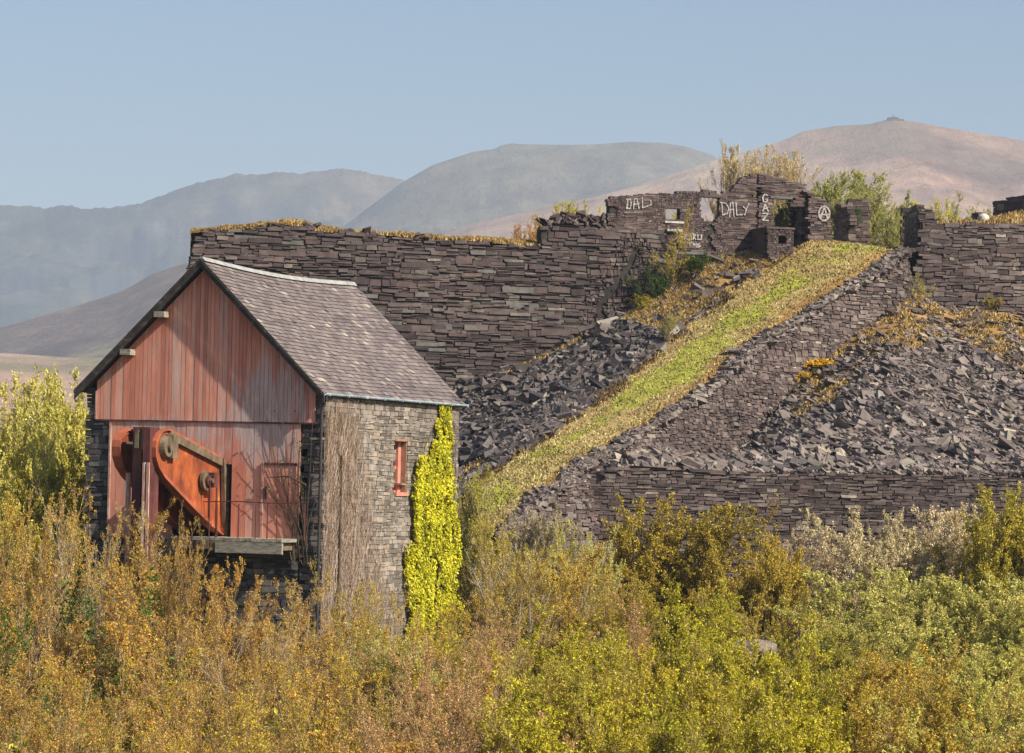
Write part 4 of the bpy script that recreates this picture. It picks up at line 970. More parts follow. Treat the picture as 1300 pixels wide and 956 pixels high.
def fragments():
    def frag(name, label, u0, v0, ang, Y, poly_rel, mat, h, l, dep, seed):
        W = Wall(P(u0, v0, Y)[:2], ang)
        z = P(u0, v0, Y)[2]; r = thing(name, label, 'ruined wall', (W.p[0], W.p[1], 13.2), math.radians(ang))
        stone_part('masonry', W, [(a, z+b) for a, b in poly_rel], mat, r, h, l, dep, seed=seed, gap=.02, pro=.03, jit=.03)
        return W, z, r
    m = 195/F
    frag('wall_stub', 'thin ruined slate wall seen end-on, dark left face, right of the circled letter', 1058, 285, -68, 202, [(0, -1.6), (2.2, -1.6), (2.2, .7), (1.4, 1.15), (0, 1.3)], M['slate_ruin'], (.1, .25), (.3, .9), .5, 71)
    frag('wall_stub', 'square-topped slate wall fragment half covered in ivy before the green tree', 1075, 281, 8, 205, [(0, -2), (1.65, -2), (1.65, 1.35), (1.55, 1.5), (.9, 1.42), (0, 1.4)], M['slate_ruin'], (.1, .25), (.3, .9), .6, 72)
    frag('wall_stub', 'narrow dark slate pillar just left of the ragged wall end at the incline head', 1144, 293, 5, 206, [(0, -2), (.6, -2), (.6, 1.35), (0, 1.4)], M['slate'], (.1, .25), (.2, .5), .6, 73)
    frag('wall_stub', 'small dark slate stump standing on the wall beside the pale boulder', 1232, 282, -60, 198, [(0, -.8), (1.0, -.8), (1.0, .55), (0, .58)], M['slate'], (.1, .2), (.2, .5), .5, 74)
    frag('wall_stub', 'dark shaded slate wall at the far right edge above the orange grass', 1259, 276, -52, 200, [(0, -1), (7, -1), (7, 1.7), (3.5, 1.45), (1, 1.15), (.6, 1.0), (0, 1.05)], M['slate'], (.12, .3), (.3, .9), .6, 75)
    boulder('pale_boulder', 'pale cream boulder sitting on the upper right slate wall beside a dark stump', P(1249, 277, 196), .40, (1.0, .8, .85), seed=9)
    # grassy mound under the far right wall
    U, T = np.meshgrid(np.linspace(1195, 1380, 60), np.linspace(0, 1, 20)); Y = 193.2+T*8; v = 285-(np.clip((U-1240)/60, 0, 1)*18+2)*np.sin(T*PI/2); dx = (U-PU)/F*Y; dy = (PV-v)/F*Y
    G = np.stack([dx*CR-dy*SR, Y, dx*SR+dy*CR], -1); G[..., 2] += .12*fbm(G[..., 0]*1.2, G[..., 1]*1.2, 3, 5)
    b = G[-1:].copy(); b[..., 1] += 6; b[..., 2] -= 4; G = np.concatenate([G, b], 0)
    tag(grid_mesh('turf_mound', G, M['terrace_turf']), kind='structure')
    rng = np.random.default_rng(9); n = 3000; i = rng.integers(0, 12, n); j = rng.integers(0, 59, n); f = rng.random((n, 1)); p = G[i, j]*f+G[i+1, j+1]*(1-f)
    tag(blades('mound_grass', p, (.08, .3), .05, M['grass_straw'], rng), kind='stuff')
fragments()

# ================================================================== TREES AND SHRUBS
def grow(P0, D0, L0, K, rng, up=0., wob=.12):
    """polylines (n,K,3) grown from points P0 along D0 with length L0"""
    n = len(P0); pts = np.zeros((n, K, 3)); pts[:, 0] = P0; d = D0.copy()
    for k in range(1, K):
        d = d+rng.normal(0, wob, (n, 3)); d[:, 2] += up; d /= np.linalg.norm(d, axis=1)[:, None]
        pts[:, k] = pts[:, k-1]+d*(L0/(K-1))[:, None]
    return pts
def tubes_np(pts, r0, r1, sides=3):
    n, K, _ = pts.shape; tv = np.gradient(pts, axis=1); tv /= np.linalg.norm(tv, axis=2)[..., None]+1e-9
    ref = np.where(abs(tv[:, :1, 2:3]) < .9, np.array([0, 0, 1.]), np.array([1., 0, 0])); x = np.cross(tv, np.broadcast_to(ref, tv.shape)); x /= np.linalg.norm(x, axis=2)[..., None]+1e-9; y = np.cross(tv, x)
    r = (r0[:, None]+(r1-r0)[:, None]*np.linspace(0, 1, K)[None])[:, :, None, None]
    a = np.arange(sides)/sides*2*PI
    V = pts[:, :, None]+r*(x[:, :, None]*np.cos(a)[:, None]+y[:, :, None]*np.sin(a)[:, None])
    i = (np.arange(n)*K*sides)[:, None, None]+(np.arange(K-1)*sides)[None, :, None]; j = np.arange(sides)[None, None]; jn = (j+1) % sides
    Q = np.stack([i+j, i+jn, i+sides+jn, i+sides+j], -1).reshape(-1, 4)
    return V.reshape(-1, 3), Q
def plant(seed, H=6., stems=9, spread=.35, base_r=.5, sub=(9, 7, 5), ang=(.55, .6, .7), up=(.10, .10, .06), ratio=(.42, .42, .45), leaves=4, lsize=.05, r0=.05, tree=False, first=.15, top=1.0, thin=1.0):
    rng = np.random.default_rng(seed); mb = MB()
    a = rng.uniform(0, 2*PI, stems); lean = rng.uniform(.1, 1, stems)*spread
    D = np.stack([np.cos(a)*np.sin(lean), np.sin(a)*np.sin(lean), np.cos(lean)], -1)
    P0 = np.stack([np.cos(a)*base_r*lean/spread, np.sin(a)*base_r*lean/spread, np.zeros(stems)], -1)
    L = H*rng.uniform(.62, .95, stems); pts = grow(P0, D, L, 9, rng, .03, .07)
    R = r0*rng.uniform(.6, 1.2, stems)
    V, Q = tubes_np(pts, R, R*.25, 6); mb.add(V, Q)
    par, PL, PR = pts, L, R*.6; tips = []
    for lv, m in enumerate(sub):
        n, K, _ = par.shape; cnt = n*m; idx = np.repeat(np.arange(n), m)
        t_ = rng.uniform(first if lv == 0 else .15, 1, cnt)**(.8 if lv == 0 else 1); f = t_*(K-1); k = np.minimum(f.astype(int), K-2); fr = (f-k)[:, None]
        p = par[idx, k]*(1-fr)+par[idx, k+1]*fr; d = par[idx, k+1]-par[idx, k]; d /= np.linalg.norm(d, axis=1)[:, None]
        rn = rng.normal(0, 1, (cnt, 3)); rn -= d*np.sum(rn*d, 1)[:, None]; rn /= np.linalg.norm(rn, axis=1)[:, None]
        dd = d+rn*ang[lv]*rng.uniform(.6, 1.5, cnt)[:, None]; dd[:, 2] += .12; dd /= np.linalg.norm(dd, axis=1)[:, None]
        LL_ = PL[idx]*ratio[lv]*rng.uniform(.55, 1.25, cnt)*(1.15-.45*t_)
        rr = np.maximum(PR[idx]*.5*(1-.5*t_), .0045)
        par = grow(p, dd, LL_, 5 if lv == 0 else 4 if lv == 1 else 3, rng, up[lv], .10); PL = LL_; PR = rr
        V, Q = tubes_np(par, rr, rr*.4+.002, 4 if lv == 0 else 3); mb.add(V, Q)
    n, K, _ = par.shape; cnt = n*leaves; idx = np.repeat(np.arange(n), leaves); t_ = rng.uniform(.1, 1.0, cnt); f = t_*(K-1); k = np.minimum(f.astype(int), K-2); fr = (f-k)[:, None]
    C = par[idx, k]*(1-fr)+par[idx, k+1]*fr+rng.normal(0, .035, (cnt, 3))
    cl = fbm(C[:, 0]*.8+seed, C[:, 2]*.8+C[:, 1]*.6, 3, seed); C = C[rng.random(cnt) < np.clip(.75*thin+cl*1.2, .12, 1)]
    ob = mb.build('trunk', M['bark_tan'])
    lf = leaf_quads('crown', C, lsize, M['leaf_brown'], None, rng, (.1, -.25, .45), .9)
    for o in (ob, lf): COL.objects.unlink(o)
    Z = np.percentile(C[:, 2], 99.5); R_ = np.percentile(np.hypot(C[:, 0], C[:, 1]), 95)
    return ob.data, lf.data, Z, R_, C
def rename_later(d, n): d.name = n
PROTO = {}
# upright budding scrub seen close
for i in range(4): PROTO['scrub%d' % i] = plant(100+i, 6, 10, .42, .55, (9, 7, 6), leaves=6, lsize=.038, r0=.05)
# leafier bush with a rounder head
for i in range(3): PROTO['bush%d' % i] = plant(200+i, 5.5, 9, .55, .4, (10, 8, 6), (.8, .8, .8), (.06, .05, .03), leaves=9, lsize=.046, r0=.05)
# fine grey willow twigs
for i in range(2): PROTO['willow%d' % i] = plant(300+i, 6, 14, .45, .8, (10, 8, 7), (.45, .45, .5), (.12, .12, .1), leaves=6, lsize=.042, r0=.04)
# few-stemmed tree with visible dark trunks
for i in range(2): PROTO['tree%d' % i] = plant(400+i, 8, 5, .38, .3, (13, 9, 8), (.75, .7, .7), (.09, .08, .05), (.5, .42, .4), leaves=8, lsize=.046, r0=.11, first=.25)
# sparse airy sapling
for i in range(2): PROTO['fartree%d' % i] = plant(600+i, 7, 9, .62, .4, (11, 9, 7), (.65, .6, .6), (.08, .07, .05), (.45, .42, .42), leaves=6, lsize=.055, r0=.08, first=.2, thin=1.5)
for i in range(2): PROTO['round%d' % i] = plant(700+i, 5.5, 13, .85, .4, (9, 8, 7), (.7, .7, .8), (.05, .05, .03), (.46, .45, .45), leaves=11, lsize=.050, r0=.07, first=.3, thin=2.0)
PROTO['sapling0'] = plant(500, 6, 3, .18, .1, (12, 7, 5), (.6, .6, .6), (.12, .1, .06), (.42, .4, .4), leaves=4, lsize=.05, r0=.05)
def put(name, label, kind, proto, leaf, bark_, pos, h, w, rz=None, group=None, cat=None, ivy=0):
    tm, lm, Z, R_, C = PROTO[proto]
    r = thing(name, label, cat or kind, pos, random.uniform(0, 2*PI) if rz is None else rz, group)
    s = (w/2/R_, w/2/R_, h/Z); r.scale = s
    for nm, me, mt in (('trunk', tm, M['bark_'+bark_]), ('crown', lm, M['leaf_'+leaf])):
        o = link(bpy.data.objects.new(nm, me)); o.parent = r
        o.material_slots[0].link = 'OBJECT'; o.material_slots[0].material = mt
    if ivy:
        rng = np.random.default_rng(int(h*1000)); n = int(ivy); k = rng.integers(0, 7, n)
        cc = np.array([[rng.normal(0, R_*.45), -R_*rng.uniform(.1, .7), Z*rng.uniform(.3, .85)] for _ in range(7)])
        c = cc[k]+rng.normal(0, 1, (n, 3))*np.array([.16, .16, .5])
        # turn the ivied stems to the side the slope is seen from
        a = -r.rotation_euler.z; c[:, :2] = c[:, :2]@np.array([[math.cos(a), math.sin(a)], [-math.sin(a), math.cos(a)]])
        o = leaf_quads('ivy', c, .075, M['leaf_ivy'], None, rng); o.parent = r
    return r
def pxput(name, label, kind, proto, leaf, bark_, u, v, Y, w, base=GROUND, **k):
    """stand a plant at depth Y so that its top reaches (u, v)"""
    p = P(u, v, Y); return put(name, label, kind, proto, leaf, bark_, (p[0], Y, base), p[2]-base, w, **k)
SH = []
def row(L):
    for (nm, lab, pr, lf, bk, u, v, Y, w, *iv) in L:
        pxput(nm, lab, {'shrub': 'shrub', 'bush': 'bush', 'willow': 'shrub', 'tree': 'tree', 'sapling': 'sapling'}[nm.split('_')[-1]], pr, lf, bk, u, v, Y, w, ivy=(iv[0] if iv else 0))
row([
 # left background, beyond the engine house
 ('green_tree', 'large pale yellow-green tree at the far left edge behind the scrub', 'round0', 'pale', 'tan', 0, 486, 138, 7.5),
 ('green_tree', 'round-headed pale green tree between the left edge and the engine house', 'round1', 'pale', 'tan', 50, 490, 136, 7.5),
 ('green_tree', 'smaller pale green tree touching the left corner of the engine house', 'round0', 'pale', 'tan', 88, 520, 132, 5.4),
 ('olive_bush', 'olive-green bush below the pale trees at the left edge', 'round1', 'pale', 'tan', 8, 565, 124, 5.5),
 ('olive_bush', 'olive-green bush against the left stone pier of the engine house', 'round0', 'olive', 'tan', 72, 578, 122, 5.0),
 # directly before the gable
 ('budding_shrub', 'brown-gold budding shrub at the left edge level with the engine house base', 'scrub0', 'gold', 'tan', 12, 622, 112, 5.2),
 ('budding_shrub', 'brown-gold budding shrub left of the stone pier of the engine house', 'scrub1', 'brown', 'tan', 66, 628, 111, 4.6),
 ('budding_shrub', 'tawny shrub whose tips reach up before the left stone pier', 'scrub2', 'brown', 'grey', 118, 632, 110, 4.2),
 ('budding_shrub', 'tawny shrub growing around the foot of the maroon pump post', 'scrub3', 'brown', 'tan', 168, 650, 109, 4.0),
 ('budding_shrub', 'thin wispy shrub reaching up beneath the rusty iron beam', 'scrub0', 'brown', 'tan', 216, 655, 109.5, 2.9),
 ('budding_shrub', 'tawny shrub in front of the left end of the timber platform', 'scrub1', 'brown', 'tan', 262, 694, 109, 3.6),
 ('budding_shrub', 'tawny shrub below the pale platform beam', 'scrub2', 'brown', 'tan', 318, 730, 109, 3.8),
 ('budding_shrub', 'tawny shrub under the right end of the platform by the downpipe', 'scrub3', 'brown', 'grey', 372, 745, 109, 3.6),
 ('budding_shrub', 'golden shrub before the foot of the dead creeper on the side wall', 'scrub1', 'gold', 'tan', 430, 722, 111, 3.6),
 ('budding_shrub', 'golden shrub below the narrow window of the engine house', 'scrub0', 'gold', 'tan', 488, 748, 112, 3.4),
 ('budding_shrub', 'golden shrub hiding the foot of the bright ivy', 'scrub2', 'gold', 'tan', 548, 765, 112, 3.8),
 # right of the house
 ('bare_willow', 'bare grey-stemmed willow leaning out just right of the bright ivy', 'willow0', 'olive', 'grey', 606, 600, 134, 3.6),
 ('bare_willow', 'olive willow between the bright ivy and the foot of the grassy incline', 'willow1', 'olive', 'tan', 632, 662, 132, 3.6),
 ('grey_willow', 'pale grey twiggy willow at the foot of the slate wall corner', 'willow0', 'grey', 'grey', 684, 648, 140, 3.8),
 ('grey_willow', 'pale yellowish willow just right of the greyest one by the wall corner', 'willow1', 'pale', 'grey', 738, 665, 138, 3.8),
 ('golden_tree', 'golden leafed tree with a white forked trunk right of the ivy', 'tree1', 'amber', 'pale', 640, 692, 122, 4.4),
 ('golden_tree', 'golden-orange tree in the middle of the thicket below the grey willows', 'tree0', 'amber', 'tan', 722, 698, 124, 4.6),
 ('golden_tree', 'small yellow-leafed tree below the left of the dark-stemmed pair', 'tree1', 'gold', 'tan', 775, 735, 122, 4.0),
 ('dark_stemmed_tree', 'broad olive-gold tree with dark trunks, left of the pair before the lower slate wall', 'round0', 'amber', 'dark', 832, 640, 142, 6.8),
 ('dark_stemmed_tree', 'tall olive-gold tree with dark trunks, right of the pair before the lower slate wall', 'fartree1', 'amber', 'dark', 905, 645, 141, 7.4),
 ('dark_stemmed_tree', 'lower orange-gold tree sloping down from the dark-stemmed pair', 'round1', 'amber', 'dark', 966, 684, 138, 5.0),
 ('grey_willow', 'beige twiggy willow mound below the right half of the lower slate wall, its left end', 'round0', 'grey', 'grey', 1036, 684, 143, 5.6),
 ('grey_willow', 'broad beige twiggy willow before the lower slate wall', 'round1', 'wheat', 'grey', 1100, 656, 144, 6.8),
 ('grey_willow', 'beige twiggy willow touching the olive bush at the right edge', 'round0', 'wheat', 'grey', 1176, 650, 144, 6.6),
 ('olive_bush', 'tall olive-green bush at the right edge before the lower slate wall', 'round0', 'olive', 'dark', 1268, 628, 141, 5.6),
 ('olive_bush', 'olive-green bush cut by the right edge of the picture', 'round1', 'olive', 'dark', 1325, 640, 141, 5.0),
 # middle right
 ('sallow_shrub', 'small yellow-green sallow in the gap between dark-stemmed trees and sage bushes', 'bush2', 'lime', 'tan', 925, 742, 126, 3.8),
 ('sallow_shrub', 'dull brown-green sallow left of the large sage-green bush', 'scrub2', 'olive', 'tan', 1010, 752, 124, 4.4),
 ('sage_bush', 'large pale sage-green bush, highest of the sage group on the right', 'round0', 'sage', 'tan', 1125, 728, 124, 6.4),
 ('sage_bush', 'pale sage-green bush at the right of the group by the edge', 'round1', 'sage', 'tan', 1210, 736, 123, 6.2),
 ('sage_bush', 'pale green bush cut by the right edge below the olive bush', 'round0', 'sage', 'tan', 1295, 740, 123, 6.0),
 ('sage_bush', 'lower sage-green bush sloping to the left of the group', 'bush2', 'pale', 'tan', 1056, 778, 116, 4.6),
 # middle, centre
 ('rusty_shrub', 'pinkish brown shrub between two yellow-green bushes in the centre', 'scrub3', 'rust', 'tan', 800, 764, 112, 3.8),
 ('rusty_shrub', 'pinkish brown shrub below the white-trunked golden tree', 'scrub0', 'rust', 'tan', 655, 772, 110, 3.6),
 ('golden_shrub', 'golden shrub between the ivy foot and the centre yellow-green bush', 'scrub1', 'gold', 'tan', 598, 758, 114, 3.8),
 ('lime_bush', 'yellow-green bush in the centre foreground, darker on its left', 'bush1', 'lime', 'tan', 718, 772, 102, 4.2),
 ('lime_bush', 'low yellow-green bush right of the centre bush', 'bush2', 'lime', 'tan', 772, 806, 97, 3.6),
 ('lime_tree', 'bright lime tree with fresh leaves, left of the bright pair right of centre', 'bush0', 'lime', 'dark', 868, 752, 98, 4.6),
 ('lime_tree', 'bright lime bush right of centre, right one of the bright pair', 'bush1', 'lime', 'tan', 985, 786, 97, 4.2),
 ('lime_bush', 'small lime bush low between the bright pair', 'bush2', 'lime', 'tan', 925, 800, 95, 3.2),
 ('sage_bush', 'mottled green bush below the highest sage bush', 'bush1', 'pale', 'tan', 1210, 800, 104, 5.4),
 ('sage_bush', 'mottled green bush below right of the sage group by the edge', 'bush0', 'pale', 'tan', 1290, 806, 103, 5.0),
 ('orange_bush', 'orange-yellow bush in the lower right foreground', 'bush2', 'amber', 'tan', 1110, 822, 95, 4.2),
 ('olive_bush', 'dull olive bush between the bright lime bush and the orange-yellow bush', 'bush0', 'olive', 'tan', 1052, 808, 99, 3.8),
 # second row, left and centre
 ('scrub_shrub', 'brown scrub shrub with dark ivy patches at the left edge', 'scrub1', 'brown', 'tan', 6, 712, 92, 4.4, 900),
 ('scrub_shrub', 'brown scrub shrub with dark ivy on its stems, second from the left edge', 'scrub2', 'brown', 'grey', 78, 716, 93, 4.2, 800),
 ('scrub_shrub', 'brown scrub shrub with an ivied stem below the left stone pier', 'scrub3', 'brown', 'tan', 146, 722, 92, 4.2, 1100),
 ('scrub_shrub', 'golden-brown scrub shrub below the maroon pump post', 'scrub0', 'brown', 'tan', 214, 738, 92, 4.0),
 ('scrub_shrub', 'golden-brown scrub shrub with pale stems below the platform', 'scrub1', 'brown', 'grey', 282, 762, 92, 4.0),
 ('scrub_shrub', 'tan scrub shrub with long bare stems under the platform beam', 'scrub2', 'brown', 'grey', 346, 782, 92, 3.8),
 ('scrub_shrub', 'golden-brown scrub shrub below the corner of the engine house', 'scrub3', 'brown', 'tan', 408, 786, 92, 4.0),
 ('scrub_shrub', 'golden-brown scrub shrub below the dead creeper', 'scrub0', 'gold', 'tan', 468, 790, 93, 3.8),
 ('sage_bush', 'soft sage-green bush in the foreground below the bright ivy', 'bush2', 'sage', 'tan', 532, 806, 92, 3.8),
 ('scrub_shrub', 'tan and gold scrub shrub right of the soft sage bush', 'scrub2', 'rust', 'tan', 602, 804, 92, 3.6),
 ('scrub_shrub', 'olive scrub shrub at the left foot of the centre yellow-green bush', 'scrub1', 'olive', 'tan', 662, 822, 90, 3.4),
])
def front_rows():
    where = ['at the left edge', 'below the ivied shrubs', 'under the left stone pier', 'under the pump post', 'under the beam', 'under the platform', 'under the house corner', 'under the dead creeper', 'under the sage bush', 'under the bright ivy', 'under the rusty shrub', 'under the centre bush', 'under the rusty centre shrub', 'under the lime tree', 'under the bright pair', 'under the lime bush', 'under the dull olive bush', 'under the orange bush', 'under the mottled bushes', 'at the right edge']
    rng = random.Random(5)
    for r, (Y, v, tone) in enumerate([(78, 828, 'upper'), (66, 885, 'lowest')]):
        n = 20 if r == 0 else 16
        for i in range(n):
            u = -10+i*1320/(n-1)+rng.uniform(-12, 12); left = u < 520
            if left: pr, lf, bk, ad = 'scrub%d' % rng.randrange(4), ['brown', 'gold', 'brown'][rng.randrange(3)], 'tan', 'brown scrub shrub'
            elif u < 640: pr, lf, bk, ad = 'scrub%d' % rng.randrange(4), 'rust', 'tan', 'tan scrub shrub'
            elif u < 830: pr, lf, bk, ad = 'bush%d' % rng.randrange(3), 'lime' if 680 < u < 790 else 'gold', 'tan', 'yellow-green bush' if 680 < u < 790 else 'golden bush'
            elif u < 1050: pr, lf, bk, ad = 'bush%d' % rng.randrange(3), 'lime', 'tan', 'lime-green bush'
            elif u < 1180: pr, lf, bk, ad = 'bush%d' % rng.randrange(3), 'amber', 'tan', 'orange-olive bush'
            else: pr, lf, bk, ad = 'bush%d' % rng.randrange(3), 'pale', 'tan', 'pale green bush'
            j = int(i*20/n); dv = 0 if left else -4+18*(u > 1050)
            if r == 0 and 905 < u < 965: dv += 22
            pxput('foreground_'+('shrub' if 'shrub' in ad else 'bush'), '%s in the %s row of the foreground thicket, %s' % (ad, tone, where[j]), 'shrub' if 'shrub' in ad else 'bush', pr, lf, bk, u, v+dv+rng.uniform(-8, 8), Y+rng.uniform(-2, 2), 3.6 if r == 0 else 3.8, ivy=rng.choice([0, 500]) if left else 0)
front_rows()
row([
 ('budding_shrub', 'brown-gold scrub shrub standing beyond the left edge of the view, nearer the camera', 'scrub1', 'brown', 'tan', -70, 700, 96, 4.6),
 ('green_tree', 'pale yellow-green tree beyond the left edge of the view', 'round1', 'pale', 'tan', -95, 500, 136, 7.0),
 ('olive_bush', 'olive bush beyond the left edge of the view', 'round0', 'olive', 'tan', -80, 600, 118, 5.6),
 ('olive_bush', 'olive bush beyond the right edge of the view before the lower slate wall', 'round0', 'olive', 'dark', 1400, 640, 142, 6.0),
 ('grey_willow', 'beige willow beyond the right edge of the view', 'round1', 'grey', 'grey', 1480, 650, 143, 6.4),
 ('sage_bush', 'sage-green bush beyond the right edge of the view', 'round1', 'sage', 'tan', 1385, 742, 122, 6.0),
 ('sage_bush', 'pale bush beyond the right edge of the view, farther out', 'round0', 'pale', 'tan', 1470, 748, 120, 6.0),
 ('orange_bush', 'amber bush beyond the right edge of the view', 'bush1', 'amber', 'tan', 1375, 812, 98, 4.6),
 ('lime_bush', 'lime bush beyond the right edge of the view', 'bush0', 'lime', 'tan', 1455, 820, 98, 4.6),
]) if True else None
# rock outcrop glimpsed in the thicket
boulder('slate_outcrop', 'greyish slate outcrop half hidden among the lime bushes right of centre', P(952, 806, 106)+np.array([0, 0, -.5]), .62, (1.7, 1, .6), 'rubble', 4)

# trees on the terrace and slopes
def high():
    pxput('bare_tree', 'pale twiggy tree whose crown shows left of the top of the ruined gable', 'tree', 'willow0', 'wheat', 'tan', 935, 197, 226, 3.6, base=14.2)
    pxput('bare_tree', 'tallest pale twiggy tree, directly above the peak of the ruined gable', 'tree', 'willow1', 'wheat', 'tan', 962, 187, 227, 5.0, base=14.2)
    pxput('bare_tree', 'pale twiggy tree crown showing right of the peak of the ruined gable', 'tree', 'willow0', 'wheat', 'tan', 994, 191, 228, 5.0, base=14.2)
    pxput('green_tree', 'fresh green tree behind the ruins, right of the circled letter', 'tree', 'round1', 'green', 'tan', 1072, 224, 226, 6.2, base=14.2)
    pxput('green_tree', 'fresh green tree behind the head of the incline', 'tree', 'round0', 'green', 'tan', 1112, 222, 230, 6.2, base=14.2)
    pxput('green_tree', 'smaller green tree at the right of the ones behind the incline head', 'tree', 'bush0', 'green', 'tan', 1138, 262, 222, 3.6, base=13.8)
    pxput('yellow_bush', 'yellow-leafed bush standing on the terrace left of the ruins', 'bush', 'round0', 'lime', 'tan', 712, 258, 200, 3.4, base=12.6)
    pxput('yellow_bush', 'thin pinkish bush at the left of the yellow one on the terrace', 'bush', 'bush1', 'rust', 'tan', 676, 274, 199, 2.2, base=12.2)
    pxput('yellow_bush', 'pale bush tucked against the left end of the ruin', 'bush', 'bush1', 'pale', 'tan', 752, 264, 200, 2.6, base=12.8)
    pxput('green_bush', 'yellow-green bush seen through the small square window hole', 'bush', 'bush1', 'lime', 'tan', 853, 262, 206, 2.8, base=13.6)
    pxput('dark_bush', 'dark ivy-green bush filling the doorway of the ruined gable', 'bush', 'bush2', 'ivy', 'dark', 990, 256, 194.3, 2.0, base=13.6)
    pxput('hazy_bush', 'pale green bush beyond the upper right wall', 'bush', 'round0', 'pale', 'tan', 1195, 256, 232, 4.4, base=14)
    pxput('hazy_bush', 'brighter green bush beyond the upper right wall beside the boulder', 'bush', 'bush1', 'green', 'tan', 1228, 250, 230, 3.6, base=14)
    # growing on the front of the walls
    g = float(GW([GW.loc(858, 360)[0]], [11], [0])[0][1])
    pxput('slender_birch', 'slender yellowish birch growing before the ruin wall, over the ivy mass', 'tree', 'sapling0', 'olive', 'tan', 858, 292, g-1.3, 2.7, base=P(858, 375, g-1.3)[2]-.2)
    pxput('slender_birch', 'thin twiggy birch climbing past the broken window of the ruin', 'tree', 'sapling0', 'amber', 'tan', 872, 256, g-.5, 1.1, base=P(872, 345, g-.5)[2]-.2)
    pxput('ivy_bush', 'dark green ivied bush at the foot of the ruin wall, left of the birch', 'bush', 'bush0', 'ivy', 'dark', 838, 335, g-1.6, 2.6, base=P(838, 392, g-1.6)[2]-.3)
    pxput('ivy_bush', 'dark green bush at the foot of the ruin wall, below the scrawled letters', 'bush', 'bush1', 'ivy', 'dark', 882, 318, g-1.4, 2.4, base=P(882, 348, g-1.4)[2]-.3)
    pxput('ivy_bush', 'olive bramble below the slender birch at the edge of the orange grass', 'bush', 'bush2', 'olive', 'dark', 822, 372, g-1.9, 2.2, base=P(822, 402, g-1.9)[2]-.3)
    pxput('green_sprig', 'small fresh green sapling between dark rubble and grassy incline', 'sapling', 'bush2', 'green', 'tan', 848, 398, 179, 1.1, base=P(848, 434, 179)[2]-.1)
    pxput('yellow_sapling', 'small yellow-green sapling before the upper right slate wall', 'sapling', 'sapling0', 'pale', 'tan', 1168, 346, 190, 1.7, base=P(1168, 392, 190)[2]-.1)
    pxput('yellow_sapling', 'tiny olive shrub at the foot of the upper right wall', 'sapling', 'bush1', 'olive', 'tan', 1258, 374, 192, 1.3, base=P(1258, 396, 192)[2]-.1)
    pxput('ivy_clump', 'ivy clump draped over the square-topped wall fragment', 'ivy', 'bush2', 'ivy', 'dark', 1086, 262, 203, 1.4, base=P(1086, 290, 203)[2])
    for i, (u, v, Y, w, lb) in enumerate([(272+408, 540-4, 163, 1.6, 'brown heather strip along the upper left edge of the incline'), (655, 568, 158, 1.5, 'brown heather clump on the left edge halfway down the incline'), (712, 535, 167, 1.6, 'russet heather clump where the dark rubble meets the incline'), (743, 560, 161, 1.1, 'dark round heather tuft in the middle of the incline'), (646, 622, 152, .9, 'small dark round tuft low on the incline'), (765, 548, 162, 1.2, 'green-brown tuft on the incline beside the pale stones'), (608, 585, 160, 1.3, 'rust-red bracken clump in the dark rubble beside the engine house'), (725, 478, 176, 1.0, 'little heather tuft on the rubble above the incline edge')]):
        pxput('heather', lb, 'heather', 'bush%d' % (i % 3), 'heath', 'dark', u, v, Y, w, base=P(u, v+13, Y)[2]-.05, cat='heather')
    for i, (u, v, w, fl, lb) in enumerate([(1044, 456, 2.6, 'gorse', 'gorse bush thick with yellow flowers beside the retaining wall'), (1022, 472, 1.9, 'gorse', 'small gorse bush with orange-yellow flowers next to the larger one'), (1010, 488, 1.6, 'heath', 'flowerless brown gorse bush at the lower end of the gorse patch')]):
        r = pxput('gorse_bush', lb, 'gorse', 'bush%d' % (i % 3), 'heath', 'dark', u, v, 180.5-i*1.2, w, base=P(u, v+22, 180.5-i*1.2)[2]-.1, cat='gorse bush')
        if fl == 'gorse':
            rng = np.random.default_rng(i); n = 900; Zp, Rp = PROTO['bush%d' % (i % 3)][2:4]; a = rng.uniform(0, 2*PI, n); q = np.sqrt(rng.random(n))*Rp*1.0
            c = np.stack([np.cos(a)*q, np.sin(a)*q, Zp*(.55+.45*np.sqrt(np.clip(1-(q/Rp)**2, 0, 1)))*rng.uniform(.75, 1.05, n)], -1); k = vnoise(c[:, 0]*1.3, c[:, 1]*1.3+c[:, 2], i) > .45
            o = leaf_quads('flowers', c[k], .26, M['leaf_gorse'], None, rng); o.parent = r
high()

# ================================================================== GROUND, HILLS
def ground():
    xs = np.concatenate([-np.geomspace(9500, 60, 30), np.linspace(-50, 50, 70), np.geomspace(60, 9500, 30)])
    ys = np.concatenate([[-400, -60, -10, 6, 14, 22, 30, 38], np.linspace(44, 220, 90), np.geomspace(235, 9500, 40)])
    X, Y = np.meshgrid(xs, ys); Z = np.full(X.shape, GROUND)+.4*fbm(X*.12, Y*.12, 4, 2)*np.clip((200-abs(Y-100))/100, 0, 1)
    Z += np.clip((42-Y)/34, 0, 1)*6.5                       # the bank the picture is taken from
    G = np.stack([X, Y, Z], -1); o = grid_mesh('ground', G, M['valley_soil']); tag(o, kind='structure')
    rng = np.random.default_rng(17); n = 90000; x = rng.uniform(-26, 32, n); y = rng.uniform(56, 150, n); z = GROUND+rng.random(n)**1.3*3.2*vnoise(x*.5, y*.4, 3)
    k = np.abs(x) < y*.19; k &= ~((x > -22) & (x < -2) & (y > 116) & (y < 136)); C = np.stack([x, y, z], -1)[k]
    tag(leaf_quads('undergrowth', C, .11, M['leaf_olive'], None, rng, (0, -.2, .6), .8), kind='stuff')
ground()
